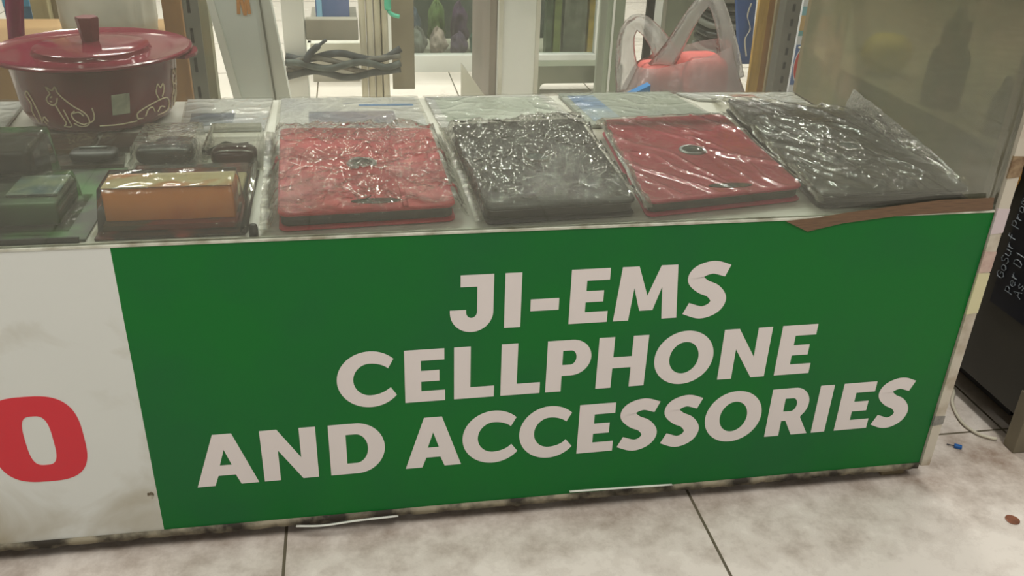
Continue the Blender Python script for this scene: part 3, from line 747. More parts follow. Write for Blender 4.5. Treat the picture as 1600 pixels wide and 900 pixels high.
# rails between left leg and post
yr = 2.72
t = thing('wooden_trestle', 'greyish wooden trestle low behind the shelf, left of the cream post', 'trestle', (bx(500, yr), yr, 0))
MB().box(bx(444, yr), bx(478, yr), yr, yr+.06, 0, 1.0, .004).build('leg', m_offwhite2, t)
MB().box(bx(479, yr), bx(561, yr), yr+.01, yr+.05, zz(64, yr, 520), zz(31, yr, 520), .004).build('rail', m_greybeige, t)
MB().box(bx(479, yr+.3), bx(575, yr+.3), yr+.30, yr+.34, zz(86, yr+.3, 520), zz(67, yr+.3, 520), .004).build('rail', m_offwhite, t)
MB().box(bx(479, yr+.3), bx(486, yr+.3), yr+.06, yr+.34, zz(86, yr+.3, 520), zz(67, yr+.3, 520)).build('rail', m_offwhite, t)
# dark bundle
ys = 2.709
t = thing('cable_bundle', 'dark grey bundle of cables strung level across the trestle leg and cream post', 'cables', tuple(at(530, 100, Y=ys)))
m_cb = [mat('cable_grey_%d' % k, c_, .7, tuple(int(q*1.4) for q in c_), 40) for k, c_ in enumerate([(52, 56, 58), (84, 84, 78), (64, 70, 66), (100, 96, 86), (58, 62, 60)])]
for k in range(5):
    pts = []
    for q in range(9):
        u = 446+(626-446)*q/8; v = 88+7*k+5*math.sin(q*1.3+k*2.1)+(-8 if q == 8 else 0)
        pts.append(at(u, v, Y=ys-.006*(k % 3)))
    MB().tube(spline(pts, 6), .0085 if k % 2 else .0105, 8).build('cable', m_cb[k], t, True)
MB().tube(spline([at(510, 62, Y=ys-.01), at(497, 72, Y=ys-.012), at(484, 84, Y=ys-.012), at(478, 97, Y=ys-.012)], 5), [.005]*5+[.010]*10+[.01], 8).build('loose_end', m_cb[0], t, True)
# blue box beyond the rails
t = thing('printed_box', 'blue printed box on a pale plinth beyond the grey trestle', 'box', (bx(522, 3.6), 3.7, 0))
zs_ = zz(34, 3.5, 520)
MB().box(bx(497, 3.5), bx(549, 3.5), 3.5, 3.8, zs_+.001, .62, .003).build('carton', mat('faded_blue_print', (70, 96, 140), .5, (96, 110, 150), 7), t)
MB().box(bx(499, 3.497), bx(507, 3.497), 3.4965, 3.4995, zs_+.01, .6).build('printed_stripe', mat('light_blue_stripe', (120, 170, 200), .5), t)
MB().box(bx(486, 3.45), bx(560, 3.45), 3.47, 3.80, .0, zs_).build('plinth', m_greybeige, t)

# white leaning cabinet panel with orange letters
yw = 1.99
t = thing('framed_signboard', 'big white framed signboard leaning right of the pot, orange letters at top', 'signboard', (bx(400, yw), yw, 0))
def lean(us_top, us_bot, y, dy, m, nm):
    a, b = us_top; c_, d = us_bot
    P0, P1 = at(a, 0, Y=y), at(b, 0, Y=y); Q0, Q1 = at(c_, 150, Y=y), at(d, 150, Y=y)
    def ext(P, Q, z): k = (z-Q.z)/(P.z-Q.z); return Q+(P-Q)*k
    pts = [ext(P0, Q0, 0.002), ext(P1, Q1, 0.002), ext(P1, Q1, .62), ext(P0, Q0, .62)]
    return MB().prism(pts, (0, dy, 0)).build(nm, m, t)
lean((330, 400), (374, 424), yw, .02, mat('white_sheet', (232, 238, 236), .4, (214, 222, 220), 4), 'panel_sheet')
lean((322, 333), (364, 376), yw-.012, .035, mat('white_edge', (242, 244, 240), .4), 'panel_frame')
lean((400, 422), (424, 453), yw-.012, .035, m_offwhite2, 'panel_frame')
lean((404, 407), (428, 431), yw-.0145, .002, mat('frame_groove', (120, 122, 112), .6), 'frame_groove')
m_or = mat('orange_print', (214, 150, 84), .5)
def ink(pl, par, m=m_or, w=.0035):
    g = MB()
    for st in pl: g.tube([at(u, v, Y=yw-.003) for u, v in st], w, 6, .4)
    o = g.build('lettering', m, par); return o
ink([[(371, -20), (373, 22)], [(373, -18), (383, 24)], [(383, 24), (385, -10)], [(385, -10), (390, 22)]], t)

# slotted steel rack post + tan timber + cardboard behind the pot
yq = 1.95
t = thing('slotted_rack_post', 'grey slotted steel upright between pot and leaning white signboard', 'rack post', (bx(300, yq), yq, 0))
MB().box(bx(296, yq), bx(318, yq), yq, yq+.003, 0, 1.9).build('angle_face', mat('grey_steel_paint', (128, 128, 120), .5, (110, 112, 106), 8), t)
MB().box(bx(296, yq)-.003, bx(296, yq)-.0002, yq, yq+.035, 0, 1.9).build('angle_side', mat('grey_steel_side', (110, 110, 104), .5), t)
g = MB()
for k in range(9): MB().box(bx(303, yq)-.003, bx(303, yq)+.003, yq-.0008, yq-.0001, .24+k*.06, .27+k*.06).build('slot', m_black, t)
MB().box(bx(288, yq), bx(336, yq), yq-.03, yq+.05, 0.0005, .02, .002).build('foot_plate', m_black, t)
MB().box(bx(319, yq+.2), bx(336, yq+.2), yq+.16, yq+.2, 0, 1.9).build('rear_upright', mat('olive_grey_paint', (130, 136, 116), .5, (150, 140, 110), 8), t)
yc = 2.08
t = thing('cardboard_box', 'tall brown cardboard box standing behind the maroon pot', 'box', (bx(120, yc), yc+.2, 0))
MB().box(bx(-160, yc), bx(293, yc), yc, yc+.3, 0.002, zz(72, yc, 200), .002).build('carton', mat('brown_cardboard', (160, 128, 84), .7, (146, 112, 70), 5), t)
MB().box(bx(262, yc-.02), bx(292, yc-.02), yc-.022, yc-.001, 0, .9, .002).build('corner_board', mat('brown_timber', (158, 116, 70), .6, (140, 100, 60), 8, stretch=(8, 8, 1)), t)
# white sack
ysk = 2.22
t = thing('white_sack', 'creased white sack standing on the brown cardboard box behind the pot', 'sack', (bx(180, ysk), ysk, zz(72, yc, 200)))
def sackf(a, b):
    x0, x1 = bx(104, ysk), bx(256, ysk); cx = (x0+x1)/2; w = (x1-x0)/2; z0 = zz(72, yc, 200)+.0005
    th = 2*PI*a
    e = lambda v: math.copysign(abs(v)**.6, v)
    cr = noise.noise(Vector((math.cos(th)*2.2, math.sin(th)*2.2, b*3)))*.012
    k = (1-.25*max(0, b-.8)/.2) * (.92+.08*min(1, b*10))
    return Vector((cx+(w*k-abs(cr))*e(math.cos(th)), ysk+(.075*k-abs(cr))*e(math.sin(th)), z0+.34*b))
g = MB(); g.grid(sackf, 60, 40, True); g.b.verts.ensure_lookup_table()
g.b.faces.new(g.b.verts[:60]); g.b.faces.new(list(reversed(g.b.verts[-60:])))
g.build('sack_body', mat('white_sackcloth', (214, 214, 204), .7, (196, 198, 190), 8, bump=.3, bscale=60), t, True)
# blue box, beige post, magenta cloth at far left
yz = 2.45
t = thing('timber_post', 'beige timber post left of the white sack', 'post', (bx(74, yz), yz, 0))
MB().box(bx(61, yz), bx(88, yz), yz, yz+.06, 0, 1.9, .003).build('post_shaft', mat('beige_timber', (176, 168, 132), .6, (158, 148, 112), 6, stretch=(8, 8, 1)), t)
MB().box(bx(88, yz), bx(104, yz), yz+.03, yz+.09, 0, 1.9).build('batten', mat('dim_timber', (134, 122, 96), .6), t)
t = thing('blue_carton', 'blue box at the upper left beyond the magenta cloth', 'box', (bx(50, 2.56), 2.6, 0))
MB().box(bx(20, 2.55), bx(61, 2.55), 2.55, 2.75, 0, .50).build('carton', mat('blue_card', (36, 96, 140), .5), t)
MB().box(bx(20, 2.55), bx(61, 2.55), 2.546, 2.5495, .445, .47).build('light_band', mat('sky_blue_card', (60, 150, 200), .5), t)
yg = 2.03
t = thing('hanging_cloth', 'magenta cloth hanging at the far left above the pot rim', 'cloth', tuple(at(20, 40, Y=yg)))
def clothf(a, b):
    top = at(-12+44*a, -160, Y=yg); bot = at(10+32*a, 62, Y=yg)
    p = top*(1-b)+bot*b; p.y += .012*math.sin(a*9+b*2); return p
g = MB(); g.grid(clothf, 24, 20); bmesh.ops.solidify(g.b, geom=g.b.faces[:], thickness=.003)
g.build('cloth_panel', mat('magenta_cloth', (168, 52, 112), .8, (146, 42, 96), 9), t, True)
pt = at(10, -165, Y=yg)
MB().tube([(pt.x-.35, yg, pt.z+.006), (pt.x+.2, yg, pt.z+.006)], .008, 10).build('hanging_rod', m_steel, t, True)

# far glass cabinet with clothes
yf = 3.60
t = thing('glass_cabinet', 'low white framed glass cabinet across the aisle, full of coloured goods', 'display cabinet', (bx(780, yf), yf+.25, 0))
xa, xb = bx(600, yf), bx(952, yf)
zr0, zr1 = zz(114, yf), zz(86, yf)
MB().box(xa, xb, yf, yf+.04, zr0, zr1, .004).build('bottom_rail', m_offwhite2, t)
MB().box(xa, xb, yf+.04, yf+.5, zr0+.01, zr0+.03).build('cabinet_floor', m_greybeige, t)
MB().box(bx(929, yf), xb, yf, yf+.04, zr1, .9, .004).build('stile', m_offwhite2, t)
MB().box(xa, xa+.04, yf, yf+.04, zr1, .9, .004).build('stile', m_offwhite2, t)
MB().box(xa, xb, yf, yf+.04, .9, .94, .004).build('top_rail', m_offwhite2, t)
MB().box(xa, xb, yf+.5, yf+.52, 0, .94).build('back_board', mat('dark_back', (70, 78, 72), .7, (52, 66, 58), 7), t)
MB().box(xa+.04, bx(929, yf), yf+.018, yf+.022, zr1, .9).build('cabinet_glass', clear('cabinet_glass', (248, 252, 248), .03, (190, 195, 185), 1.45, .02, .8), t)
for x in (xa+.03, xb-.03):
    for y in (yf+.03, yf+.48): MB().box(x-.02, x+.02, y-.02, y+.02, 0, zr0+.01).build('leg', m_greybeige, t)
goods = [(652, 60, .046, (120, 124, 118), 'grey', .13), (684, 60, .046, (190, 172, 164), 'pinkish white', .13), (716, 66, .046, (80, 60, 92), 'dark purple', .13), (745, 60, .04, (56, 112, 92), 'teal green', .13),
         (645, 30, .05, (74, 88, 104), 'slate blue', .26), (682, 20, .05, (112, 136, 84), 'leaf green', .26), (718, 24, .05, (90, 62, 98), 'purple', .26), (752, 30, .045, (92, 120, 100), 'sea green', .26)]
zc = zr0+.0305
for i, (u, v, r, col, nm, dy_) in enumerate(goods):
    yy = yf+dy_
    x = at(u, v, Y=yy).x
    g = MB()
    def fl_(a, b, x=x, yy=yy, r=r, i=i, v=v):
        th, ph = 2*PI*a, PI*(b-.5)
        k = 1+.5*noise.noise(Vector((math.cos(th)*2.2, math.sin(th)*2.2+i, b*5)))
        hz = max(.05, (zz(v-14, yy)-zc)/2)*(1+.25*noise.noise(Vector((math.cos(th)*1.5+i, math.sin(th)*1.5, 2)))) if b > .5 else max(.05, (zz(v-14, yy)-zc)/2)
        return Vector((x+r*.70*k*math.cos(ph)*math.cos(th), yy+.045*k*math.cos(ph)*math.sin(th), zc+hz+hz*math.sin(ph)))
    g.grid(fl_, 36, 22, True); bmesh.ops.remove_doubles(g.b, verts=g.b.verts, dist=1e-5)
    o = g.build('goods_bundle', mat('garment_'+nm.replace(' ', '_'), col, .8, tuple(int(c*.7) for c in col), 25, .8), None, True)
    tag(o, nm+' bundle of goods inside the glass cabinet across the aisle', 'goods', 'goods in the far glass cabinet')
for u0, u1, v0, col, nm in [(852, 862, 0, (92, 108, 84), 'dull green'), (864, 875, 0, (150, 160, 100), 'pale green'), (879, 914, 12, (150, 152, 140), 'light grey'), (917, 928, 0, (206, 176, 84), 'yellow')]:
    yy = yf+.09
    o = MB().box(bx(u0, yy), bx(u1, yy), yy, yy+.05, zc, max(zz(v0, yy, 890), .3), .003).build('upright_package', mat('package_'+nm.replace(' ', '_'), col, .5, tuple(int(c*.8) for c in col), 20), None)
    tag(o, nm+' upright package at the right side of the far glass cabinet', 'package', 'packages in the far glass cabinet')
# grey plastic bench in front of it with rounded opening
yn = 3.25
t = thing('plastic_bench', 'grey green low bench with rounded opening at its foot, beside the shopping bag', 'bench', (bx(895, yn), yn, 0))
def bench():
    x0, x1 = bx(843, yn), bx(976, yn); xo0, xo1 = bx(846, yn), bx(941, yn); zt = zz(103, yn, 900); zo = zz(130, yn, 900)
    pts = [(x0, 0), (x0, zt), (x1, zt), (x1, 0), (xo1, 0)] + [(xo1-.02+.02*math.cos(math.radians(a)), zo-.02+.02*math.sin(math.radians(a))) for a in range(0, 91, 15)] + [(xo0+.02+.02*math.cos(math.radians(a)), zo-.02+.02*math.sin(math.radians(a))) for a in range(90, 181, 15)] + [(xo0, 0)]
    return MB().prism([(x, yn, z) for x, z in pts], (0, .03, 0))
mbn = mat('grey_green_plastic', (122, 126, 108), .5, (108, 114, 98), 8)
bench().build('front_side', mbn, t)
MB().box(bx(843, yn), bx(976, yn), yn+.03, yn+.09, zz(103, yn, 900)-.02, zz(103, yn, 900)).build('seat', mbn, t)
MB().box(bx(843, yn), bx(846, yn), yn+.03, yn+.09, 0, zz(103, yn, 900)-.02).build('end_side', mbn, t)
MB().box(bx(960, yn), bx(976, yn), yn+.03, yn+.09, 0, zz(103, yn, 900)-.02).build('end_side', mbn, t)
# greenish upright left of bag
yu = 2.9
t = thing('cabinet_upright', 'grey green upright with pale edge just left of the shopping bag', 'post', (bx(962, yu), yu, 0))
MB().box(bx(951, yu), bx(972, yu), yu, yu+.05, 0, 1.9, .003).build('upright_shaft', mat('grey_green_paint', (132, 142, 122), .5), t)
MB().box(bx(953, yu), bx(956, yu), yu-.004, yu-.0003, 0, 1.9).build('pale_edge', m_offwhite2, t)
MB().box(bx(972, yu), bx(1000, yu), yu+.30, yu+.32, 0, 1.9).build('rear_sheet', mat('grey_sheet', (150, 156, 142), .5), t)

# ------------------------------------------------------------------ shopping bag
ybg = 2.42
x0, x1 = bx(970, ybg, 120), bx(1158, ybg, 120)
bg = thing('shopping_bag', 'translucent white plastic shopping bag with red and blue goods behind the shelf', 'shopping bag', ((x0+x1)/2, ybg, 0))
m_bag = clear('thin_white_bag', (248, 246, 245), .36, (226, 220, 220), 1.4, .25, 1.0, bump=.8, bscale=30, bdist=.006, base=.02)
m_strap = clear('gathered_white_bag', (244, 244, 244), .6, (222, 218, 216), 1.4, .3, 1.0, bump=.8, bscale=40, bdist=.006)
zt = zz(84, ybg, 1060)
def bagf(a, b):
    th = 2*PI*a; cx = (x0+x1)/2; w = (x1-x0)/2
    ex = lambda v: math.copysign(abs(v)**.8, v)
    prof = (.55+.45*min(1, (b*4)**.5))*(1-.30*max(0, b-.65)/.35)
    cr = .016*noise.noise(Vector((math.cos(th)*3, math.sin(th)*3, b*2.5)))
    topw = zt*(1-.15*math.cos(th-.3) if b > .9 else 1)
    return Vector((cx+(w*prof+cr)*ex(math.cos(th)), ybg+(.12*prof+cr)*ex(math.sin(th)), .001+(zt)*b*(1+.10*math.cos(th)*b)))
g = MB(); g.grid(bagf, 72, 50, True); g.b.verts.ensure_lookup_table(); g.b.faces.new(g.b.verts[:72])
g.build('bag_body', m_bag, bg, True)
def strap(uv, w, dy=0):
    pts = spline([at(u, v, Y=ybg+dy) for u, v in uv], 8); n = len(pts)
    def f(a, b):
        i = min(n-1, int(round(b*(n-1)))); p = pts[i]
        tt = (pts[min(n-1, i+1)]-pts[max(0, i-1)]).normalized(); sd = tt.cross(Vector((0, 1, 0))).normalized()
        ww = w*(1+.9*abs(2*b-1)**2.5)
        s_ = (a-.5)*2
        return p+sd*s_*ww+Vector((0, .004*math.sin(s_*4+b*3), 0))
    g = MB(); g.grid(f, 12, n-1); bmesh.ops.solidify(g.b, geom=g.b.faces[:], thickness=.0012)
    g.build('bag_handle', m_strap, bg, True)
strap([(1030, 110), (1052, 75), (1075, 35), (1095, 6), (1108, -2), (1120, 8), (1132, 45), (1140, 85), (1143, 125)], .021, -.03)
strap([(985, 140), (978, 100), (978, 60), (988, 38), (1002, 36), (1018, 50), (1034, 74), (1042, 100)], .023, .0)
def item(name, label, cat, uv, r, col, e=2.4, dz=0, y=ybg):
    p = at(*uv, Y=y)
    h = p.z
    o = lump(p.x, p.y, .004+dz, r[0], r[1], (h-.004-dz)/2, mat(name+'_mat', col, .5, tuple(int(c*.85) for c in col), 14), name, None, e=e)
    return tag(o, label, cat)
item('red_bundle', 'red goods bulging in the right half of the shopping bag', 'goods', (1098, 84), (.066, .07), (202, 96, 92), 6)
item('pink_bundle', 'pinkish red goods in the left half of the shopping bag', 'goods', (1028, 96), (.058, .06), (196, 92, 88), 5)
pb = at(1000, 140, Y=ybg-.09)
o = MB().prism([(pb.x-.04, ybg-.075, .15), (pb.x+.028, ybg-.075, .15), (pb.x+.028, ybg-.075, pb.z+.018)], (0, .012, 0)).build('blue_box_corner', mat('blue_goods', (40, 110, 180), .5), None)
o.data.transform(Matrix.Translation((0, 0, -.149+.0)))
bpy.data.objects.remove(o)
t = thing('blue_box', 'small bright blue box at the left foot of the shopping bag', 'box', (pb.x, ybg-.16, 0))
bq = at(1000, 142, Y=2.24)
MB().prism([(bx(984, 2.24, 147), 2.24, 0.001), (bx(1016, 2.24, 147), 2.24, 0.001), (bx(1016, 2.24, 140), 2.24, zz(133, 2.24, 1010)), (bx(984, 2.24, 147), 2.24, zz(149, 2.24, 990))], (0, .03, 0)).build('carton', mat('bright_blue_card', (40, 116, 178), .5), t)

# stacked black bundles behind the bag
yk = 2.85
for k in range(7):
    v = 84-11.5*k
    p0 = at(1094, v, Y=yk); p1 = at(1140+4*(k % 2), v, Y=yk)
    hgt = .0245
def stack():
    t = None
    z = 0.001; k = 0
    while z < .50:
        xa_, xb_ = bx(1088+2*math.sin(k*2.1), yk), bx(1152+3*math.sin(k*1.7), yk)
        def f(a, b, z=z, xa_=xa_, xb_=xb_, k=k):
            th, ph = 2*PI*a, PI*(b-.5); e = lambda v: math.copysign(abs(v)**.5, v)
            n_ = .004*noise.noise(Vector((a*6, b*4, k)))
            return Vector(((xa_+xb_)/2+(xb_-xa_)/2*e(math.cos(ph))*e(math.cos(th)), yk+.09*e(math.cos(ph))*e(math.sin(th)), z+.0135+(.0135+n_*.5)*e(math.sin(ph))))
        g = MB(); g.grid(f, 28, 10, True); bmesh.ops.remove_doubles(g.b, verts=g.b.verts, dist=1e-5)
        o = g.build('folded_garment', m_fold if k % 3 else m_fold2, None, True)
        tag(o, 'black folded garment in the stack seen behind the shopping bag', 'garment', 'folded garments stacked behind the bag')
        z += .0275; k += 1
m_fold = mat('black_glossy_fold', (34, 36, 36), .2, (60, 62, 58), 20); m_fold2 = mat('grey_fold', (120, 122, 114), .35)
stack()
# black & white hanging strip behind bag
t = thing('price_strip', 'black and white strip board behind the left bag handle', 'board', (bx(1018, 3.05), 3.05, 0))
MB().box(bx(1006, 3.05), bx(1017, 3.05), 3.05, 3.07, 0, 1.2).build('black_half', m_black, t)
MB().box(bx(1017, 3.05), bx(1029, 3.05), 3.05, 3.07, 0, 1.2).build('white_half', m_offwhite2, t)
t = thing('grey_board', 'grey green board standing behind the shopping bag', 'board', (bx(1050, 3.1), 3.1, 0))
MB().box(bx(1030, 3.1), bx(1085, 3.1), 3.10, 3.12, 0, 1.2).build('board_sheet', mat('grey_green_board', (122, 128, 108), .6, (108, 112, 96), 6), t)
MB().box(bx(1030, 3.1), bx(1034, 3.1), 3.092, 3.0995, 0, 1.2).build('board_edge', m_greybeige, t)
# blue / yellow boards and slotted post
yy = 2.62
t = thing('blue_board', 'blue printed board right of the shopping bag with pale squiggle', 'board', (bx(1168, yy), yy, 0))
MB().prism([at(1156, 100, Y=yy), at(1172, 100, Y=yy), at(1182, 0, Y=yy), at(1186, -60, Y=yy), at(1158, -60, Y=yy), at(1152, 0, Y=yy)], (0, .02, 0)).build('board_sheet', mat('blue_print_board', (38, 92, 168), .5, (30, 70, 140), 6), t)
MB().box(bx(1156, yy), bx(1165, yy), yy+.02, yy+.04, 0, 1.0).build('stand', m_black, t)
g = MB(); g.tube(spline([at(1174, 5, Y=yy-.002), at(1168, 25, Y=yy-.002), at(1172, 45, Y=yy-.002), at(1164, 62, Y=yy-.002), at(1166, 88, Y=yy-.002)], 5), .0025, 6, .5)
g.build('printed_squiggle', m_offwhite2, t)
for (ut, ub, w, y, col, lab) in [(1188, 1168, 15, 2.50, (184, 146, 66), 'ochre yellow slat leaning right of the blue board'), (1202, 1182, 10, 2.52, (156, 108, 46), 'darker brown slat next to the ochre slat'), (1215, 1194, 16, 2.54, (158, 144, 108), 'beige slat beside the slotted grey upright')]:
    A, B = at(ut, 0, Y=y), at(ub, 140, Y=y); dx = at(ut+w, 0, Y=y).x-A.x
    sl = (A.x-B.x)/(A.z-B.z)
    pts = [(B.x-sl*B.z, y, 0), (B.x-sl*B.z+dx, y, 0), (A.x+sl*(1.1-A.z)+dx, y, 1.1), (A.x+sl*(1.1-A.z), y, 1.1)]
    o = MB().prism(pts, (0, .014, 0)).build('leaning_plank', mat('slat_'+str(col[0]), col, .6, tuple(int(c*.85) for c in col), 8, stretch=(9, 9, 1)), None)
    tag(o, lab, 'plank', 'planks leaning by the blue board')
yq = 2.40
t = thing('slotted_rack_post', 'slotted grey steel upright between the slats and the round red poster', 'rack post', (bx(1230, yq), yq, 0))
MB().box(bx(1217, yq), bx(1243, yq), yq, yq+.003, 0, 1.9).build('angle_face', mat('dark_grey_steel', (106, 104, 96), .5, (92, 90, 82), 8), t)
MB().box(bx(1217, yq), bx(1218, yq), yq+.003, yq+.04, 0, 1.9).build('angle_side', mat('grey_steel_side2', (90, 90, 84), .5), t)
g = MB()
for k in range(9): MB().box(bx(1230, yq)-.004, bx(1230, yq)+.004, yq-.0008, yq-.0001, .22+k*.04, .24+k*.04).build('slot', m_black, t)
yp = 2.30
t = thing('round_poster', 'white poster with blue band and red round mark beside the right end', 'poster', (bx(1256, yp), yp, 0))
xA, xB = bx(1239, yp, 100), bx(1290, yp, 100)
MB().box(xA, xB, yp, yp+.01, 0, 1.0).build('poster_sheet', mat('white_poster', (206, 208, 212), .5), t)
def pbox(u0, u1, v0, v1, col, nm, lab=None):
    z1, z0 = zz(v0, yp, 1260), zz(v1, yp, 1260)
    o = MB().box(max(xA, bx(u0, yp)), min(xB, bx(u1, yp)), yp-.0012, yp-.0002, z0, z1).build(nm, mat('poster_'+nm, col, .5), t)
    if lab: o['label'] = lab
pbox(1236, 1290, 70, 132, (84, 110, 160), 'blue_field')
pbox(1238, 1290, 10, 24, (120, 170, 180), 'teal_band')
pbox(1238, 1290, 24, 48, (190, 160, 110), 'tan_picture')
pbox(1238, 1290, 48, 56, (110, 160, 160), 'teal_line')
pc = at(1252, 102, Y=yp)
def disc(r, col, dy, nm, a0=0, a1=360):
    pts = [(pc.x+r*math.cos(math.radians(a0+(a1-a0)*k/36)), yp-dy, pc.z+r*1.35*math.sin(math.radians(a0+(a1-a0)*k/36))) for k in range(36)]
    MB().prism(pts, (0, .0006, 0)).build(nm, mat('poster_'+nm, col, .5), t)
def oval(rx, rz, col, dy, nm, a0=0, a1=360):
    pts = [(pc.x+rx*math.cos(math.radians(a0+(a1-a0)*k/36)), yp-dy, pc.z+rz*math.sin(math.radians(a0+(a1-a0)*k/36))) for k in range(36 if a1-a0 == 360 else 37)]
    MB().prism(pts, (0, .0006, 0)).build(nm, mat('poster_'+nm, col, .5), t)
oval(.024, .052, (206, 210, 216), .0024, 'pale_oval')
oval(.022, .048, (192, 60, 56), .0032, 'red_half_oval', 90, 270)
# dim things behind the smoky end panel
ZTN = .4497
def behind(u, vt, prof, name, label, m, cat='bottle', X=1.10):
    p = at(u, vt, X=X); h = max(.06, p.z-ZTN)
    t = thing(name, label, cat, (X, p.y, ZTN))
    MB().lathe([(r_, z_*h) for r_, z_ in prof], X, p.y, 28, ZTN).build('bottle_body' if cat == 'bottle' else 'ball_body', m, t, True)
    return t
behind(1392, 52, [(0, 0), (.030, .04), (.048, .3), (.052, .5), (.048, .75), (.030, .95), (0, 1)], 'yellow_ball', 'yellow round ball dimly visible through the smoky end panel', mat('yellow_plastic', (226, 206, 80), .4), 'ball', X=1.12)
t = behind(1505, 12, [(0, 0), (.036, 0), (.036, .5), (.030, .58), (.022, .62), (.026, .7), (.024, .86), (.010, .9), (.010, 1), (0, 1)], 'dark_bottle', 'dark bottle dimly visible through the smoky end panel, next to the yellow ball', mat('dark_slate_plastic', (14, 18, 30), .4))
behind(1578, 120, [(0, 0), (.018, 0), (.018, .6), (.010, .8), (.006, 1), (0, 1)], 'dark_bottle', 'slim dark bottle behind the smoky end panel, closest to the corner post', mat('dark_green_plastic', (12, 20, 10), .4), X=1.085)
p = at(1312, 50, X=.98)
t = thing('slotted_rack_post', 'slotted tan upright dimly visible through the smoky end panel', 'rack post', (.98, p.y, 0))
MB().box(.975, .978, p.y-.03, p.y+.03, 0, 1.9).build('angle_face', mat('tan_steel', (170, 150, 120), .5), t)
for k in range(10): MB().box(.9735, .9748, p.y-.006, p.y+.006, .38+k*.075, .425+k*.075).build('slot', m_black, t)

# ------------------------------------------------------------------ neighbouring counter on the right
XN = 1.05
nb = thing('neighbour_counter', 'dark counter across the gap at right with black promo poster on its side', 'display counter', (1.3, 1.5, 0))
def zx(u, v): return at(u, v, X=XN)
zpan = zx(1575, 640).z
MB().box(XN, 1.8, 1.055, 2.0, zpan, .445, .003).build('counter_body', mat('charcoal_board', (58, 56, 48), .6, (48, 46, 40), 6), nb)
MB().box(XN+.0002, 1.8, 1.03, 2.02, .4455, .4495, .001).build('counter_top', m_greybeige, nb)
MB().box(XN+.05, 1.75, 1.12, 1.98, .012, zpan-.0005).build('plinth', m_black, nb)  # black block standing in for the recessed shadow beneath the counter body
lg = MB().box(XN-.002, XN+.045, 1.035, 1.062, 0, zpan+.05, .002).build('leg', mat('grey_beige_leg', (120, 112, 92), .6, (100, 92, 76), 8), nb)
MB().box(XN+.01, XN+.05, 1.95, 1.98, 0, zpan).build('leg', mat('grey_beige_leg2', (120, 112, 92), .6), nb)
MB().box(XN+.032, XN+.30, 1.026, 1.0335, 0, .44).build('white_apron', m_offwhite2, nb)
# poster on the side (X = XN), text reads upward
zlo = zx(1570, 485).z
po = MB().box(XN-.0035, XN-.0003, 1.012, 1.185, zlo, .640).build('promo_poster', mat('navy_black_poster', (14, 20, 34), .35, (10, 12, 18), 5), nb); po['label'] = 'black poster with small grey text'
# text strokes: simple monoline letters, local x runs up (Z), local y runs away from the viewer (Y)
FT = {
 'G': [[(.9, .8), (.5, 1), (.1, .75), (.1, .25), (.5, 0), (.9, .2), (.9, .5), (.55, .5)]],
 'o': [[(.5, 0), (.15, .15), (.15, .5), (.5, .65), (.85, .5), (.85, .15), (.5, 0)]],
 'S': [[(.9, .85), (.5, 1), (.12, .8), (.3, .55), (.7, .45), (.88, .2), (.5, 0), (.1, .15)]],
 'u': [[(.15, .65), (.15, .15), (.5, 0), (.85, .15)], [(.85, .65), (.85, 0)]],
 'r': [[(.2, .65), (.2, 0)], [(.2, .4), (.5, .63), (.8, .6)]],
 'f': [[(.8, .95), (.5, 1), (.4, .8), (.4, 0)], [(.15, .6), (.75, .6)]],
 'P': [[(.15, 0), (.15, 1), (.7, 1), (.9, .75), (.7, .5), (.15, .5)]],
 'm': [[(.1, 0), (.1, .65)], [(.1, .5), (.3, .65), (.5, .5), (.5, 0)], [(.5, .5), (.7, .65), (.9, .5), (.9, 0)]],
 'e': [[(.15, .33), (.85, .33), (.8, .58), (.5, .65), (.15, .5), (.12, .2), (.5, 0), (.85, .12)]],
 'D': [[(.15, 0), (.15, 1), (.6, 1), (.9, .7), (.9, .3), (.6, 0), (.15, 0)]],
 '1': [[(.3, .8), (.55, 1), (.55, 0)]],
 'A': [[(.05, 0), (.5, 1), (.95, 0)], [(.22, .38), (.78, .38)]],
 's': [[(.8, .58), (.5, .65), (.2, .5), (.5, .34), (.8, .18), (.5, 0), (.15, .1)]], ' ': []}
def words(txt, start, h, up_sp):
    g = MB(); x = 0
    s = zx(*start)
    for chx in txt:
        for st in FT[chx]:
            g.tube([(XN-.0040, s.y + b*h, s.z + x + a*h*.72) for a, b in st], .0014, 5, .5)
        x += h*.80 if chx != ' ' else h*.5
    g.build('lettering', mat('grey_ink', (120, 128, 134), .5), po)
words('GoSurf Promo', (1570, 437), .017, 1)
words('Per D1', (1584, 462), .017, 1)
words('As', (1597, 468), .017, 1)
g = MB(); a = zx(1590, 255); 
pts = [zx(1574, 318), zx(1584, 308), zx(1598, 280), zx(1606, 240), zx(1596, 245), zx(1580, 275)]
g.prism([(XN-.0044, p.y, p.z) for p in pts], (.0006, 0, 0)); lo_ = g.build('poster_shape', mat('amber_print', (196, 140, 50), .4), po); lo_['label'] = 'amber corner shape'
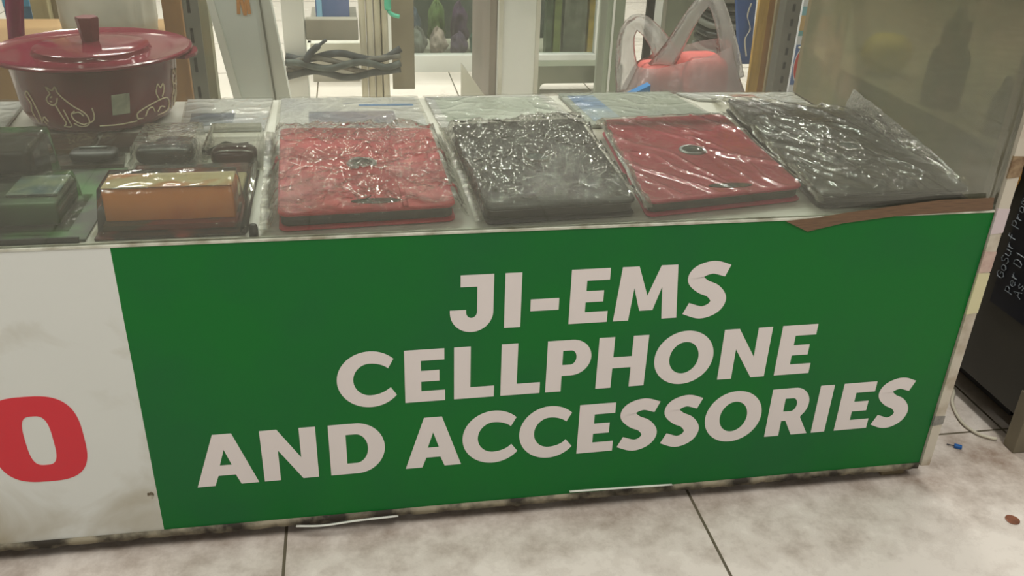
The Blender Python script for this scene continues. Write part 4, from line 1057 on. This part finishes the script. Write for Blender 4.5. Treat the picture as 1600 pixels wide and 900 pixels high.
# white cable loop and blue clip, coin
cb = MB().tube(spline([(.95, 1.45, .004), (1.02, 1.33, .004), at(1484, 600, Z=.004), at(1488, 630, Z=.004), at(1502, 658, Z=.004), at(1525, 676, Z=.004), at(1548, 684, Z=.004), (1.043, 1.072, .004)], 8), .0028, 8).build('power_cable', mat('cream_cable', (206, 200, 180), .4), None, True)
tag(cb, 'cream cable curving on the floor between the two counters', 'cable')
p = at(1497, 697, Z=.004)
bc = thing('blue_clip', 'tiny bright blue plastic clip lying on the floor by the counter corner', 'clip', (p.x, p.y, 0))
g = MB(); g.box(-.006, .006, -.0035, .0035, .0005, .006, .001); 
for v in g.b.verts: v.co = Matrix.Rotation(-.6, 3, 'Z') @ v.co + Vector((p.x, p.y, 0))
g.build('clip_jaw', mat('bright_blue_plastic', (30, 92, 160), .4), bc)
MB().tube([(p.x-.005, p.y+.003, .003), (p.x-.014, p.y+.010, .002)], .0009, 6).build('clip_wire', mat('dark_wire', (60, 60, 62), .4), bc)
p = at(1582, 812, Z=.001)
g = MB(); g.lathe([(0, 0), (.0095, 0), (.0102, .0004), (.0102, .0012), (.0092, .0015), (.0088, .0012), (0, .0012)], p.x, p.y, 36, .0003)
tag(g.build('coin', mat('copper_coin', (150, 96, 72), .4, (120, 78, 58), 60, metal=.3), None, 'auto'), 'small copper coin lying on the floor tile at right', 'coin')

# ------------------------------------------------------------------ camera and view
cam = bpy.data.cameras.new('camera'); cam.sensor_width = 36; cam.lens = FPX/1600*36; cam.clip_start = .02
co = bpy.data.objects.new('camera', cam); C.objects.link(co)
R = Matrix((M3.col[0], -M3.col[1], -M3.col[2])).transposed()
mw = R.to_4x4(); mw.translation = Vector((0, 0, HC)); co.matrix_world = mw
bpy.context.scene.camera = co
w = bpy.data.worlds.new('world'); bpy.context.scene.world = w; w.use_nodes = True
w.node_tree.nodes['Background'].inputs[0].default_value = (.8, .85, .9, 1); w.node_tree.nodes['Background'].inputs[1].default_value = .3
vs = bpy.context.scene.view_settings
vs.view_transform = 'Standard'; vs.look = 'None'; vs.exposure = 0.0; vs.gamma = 1.0; vs.use_curve_mapping = False
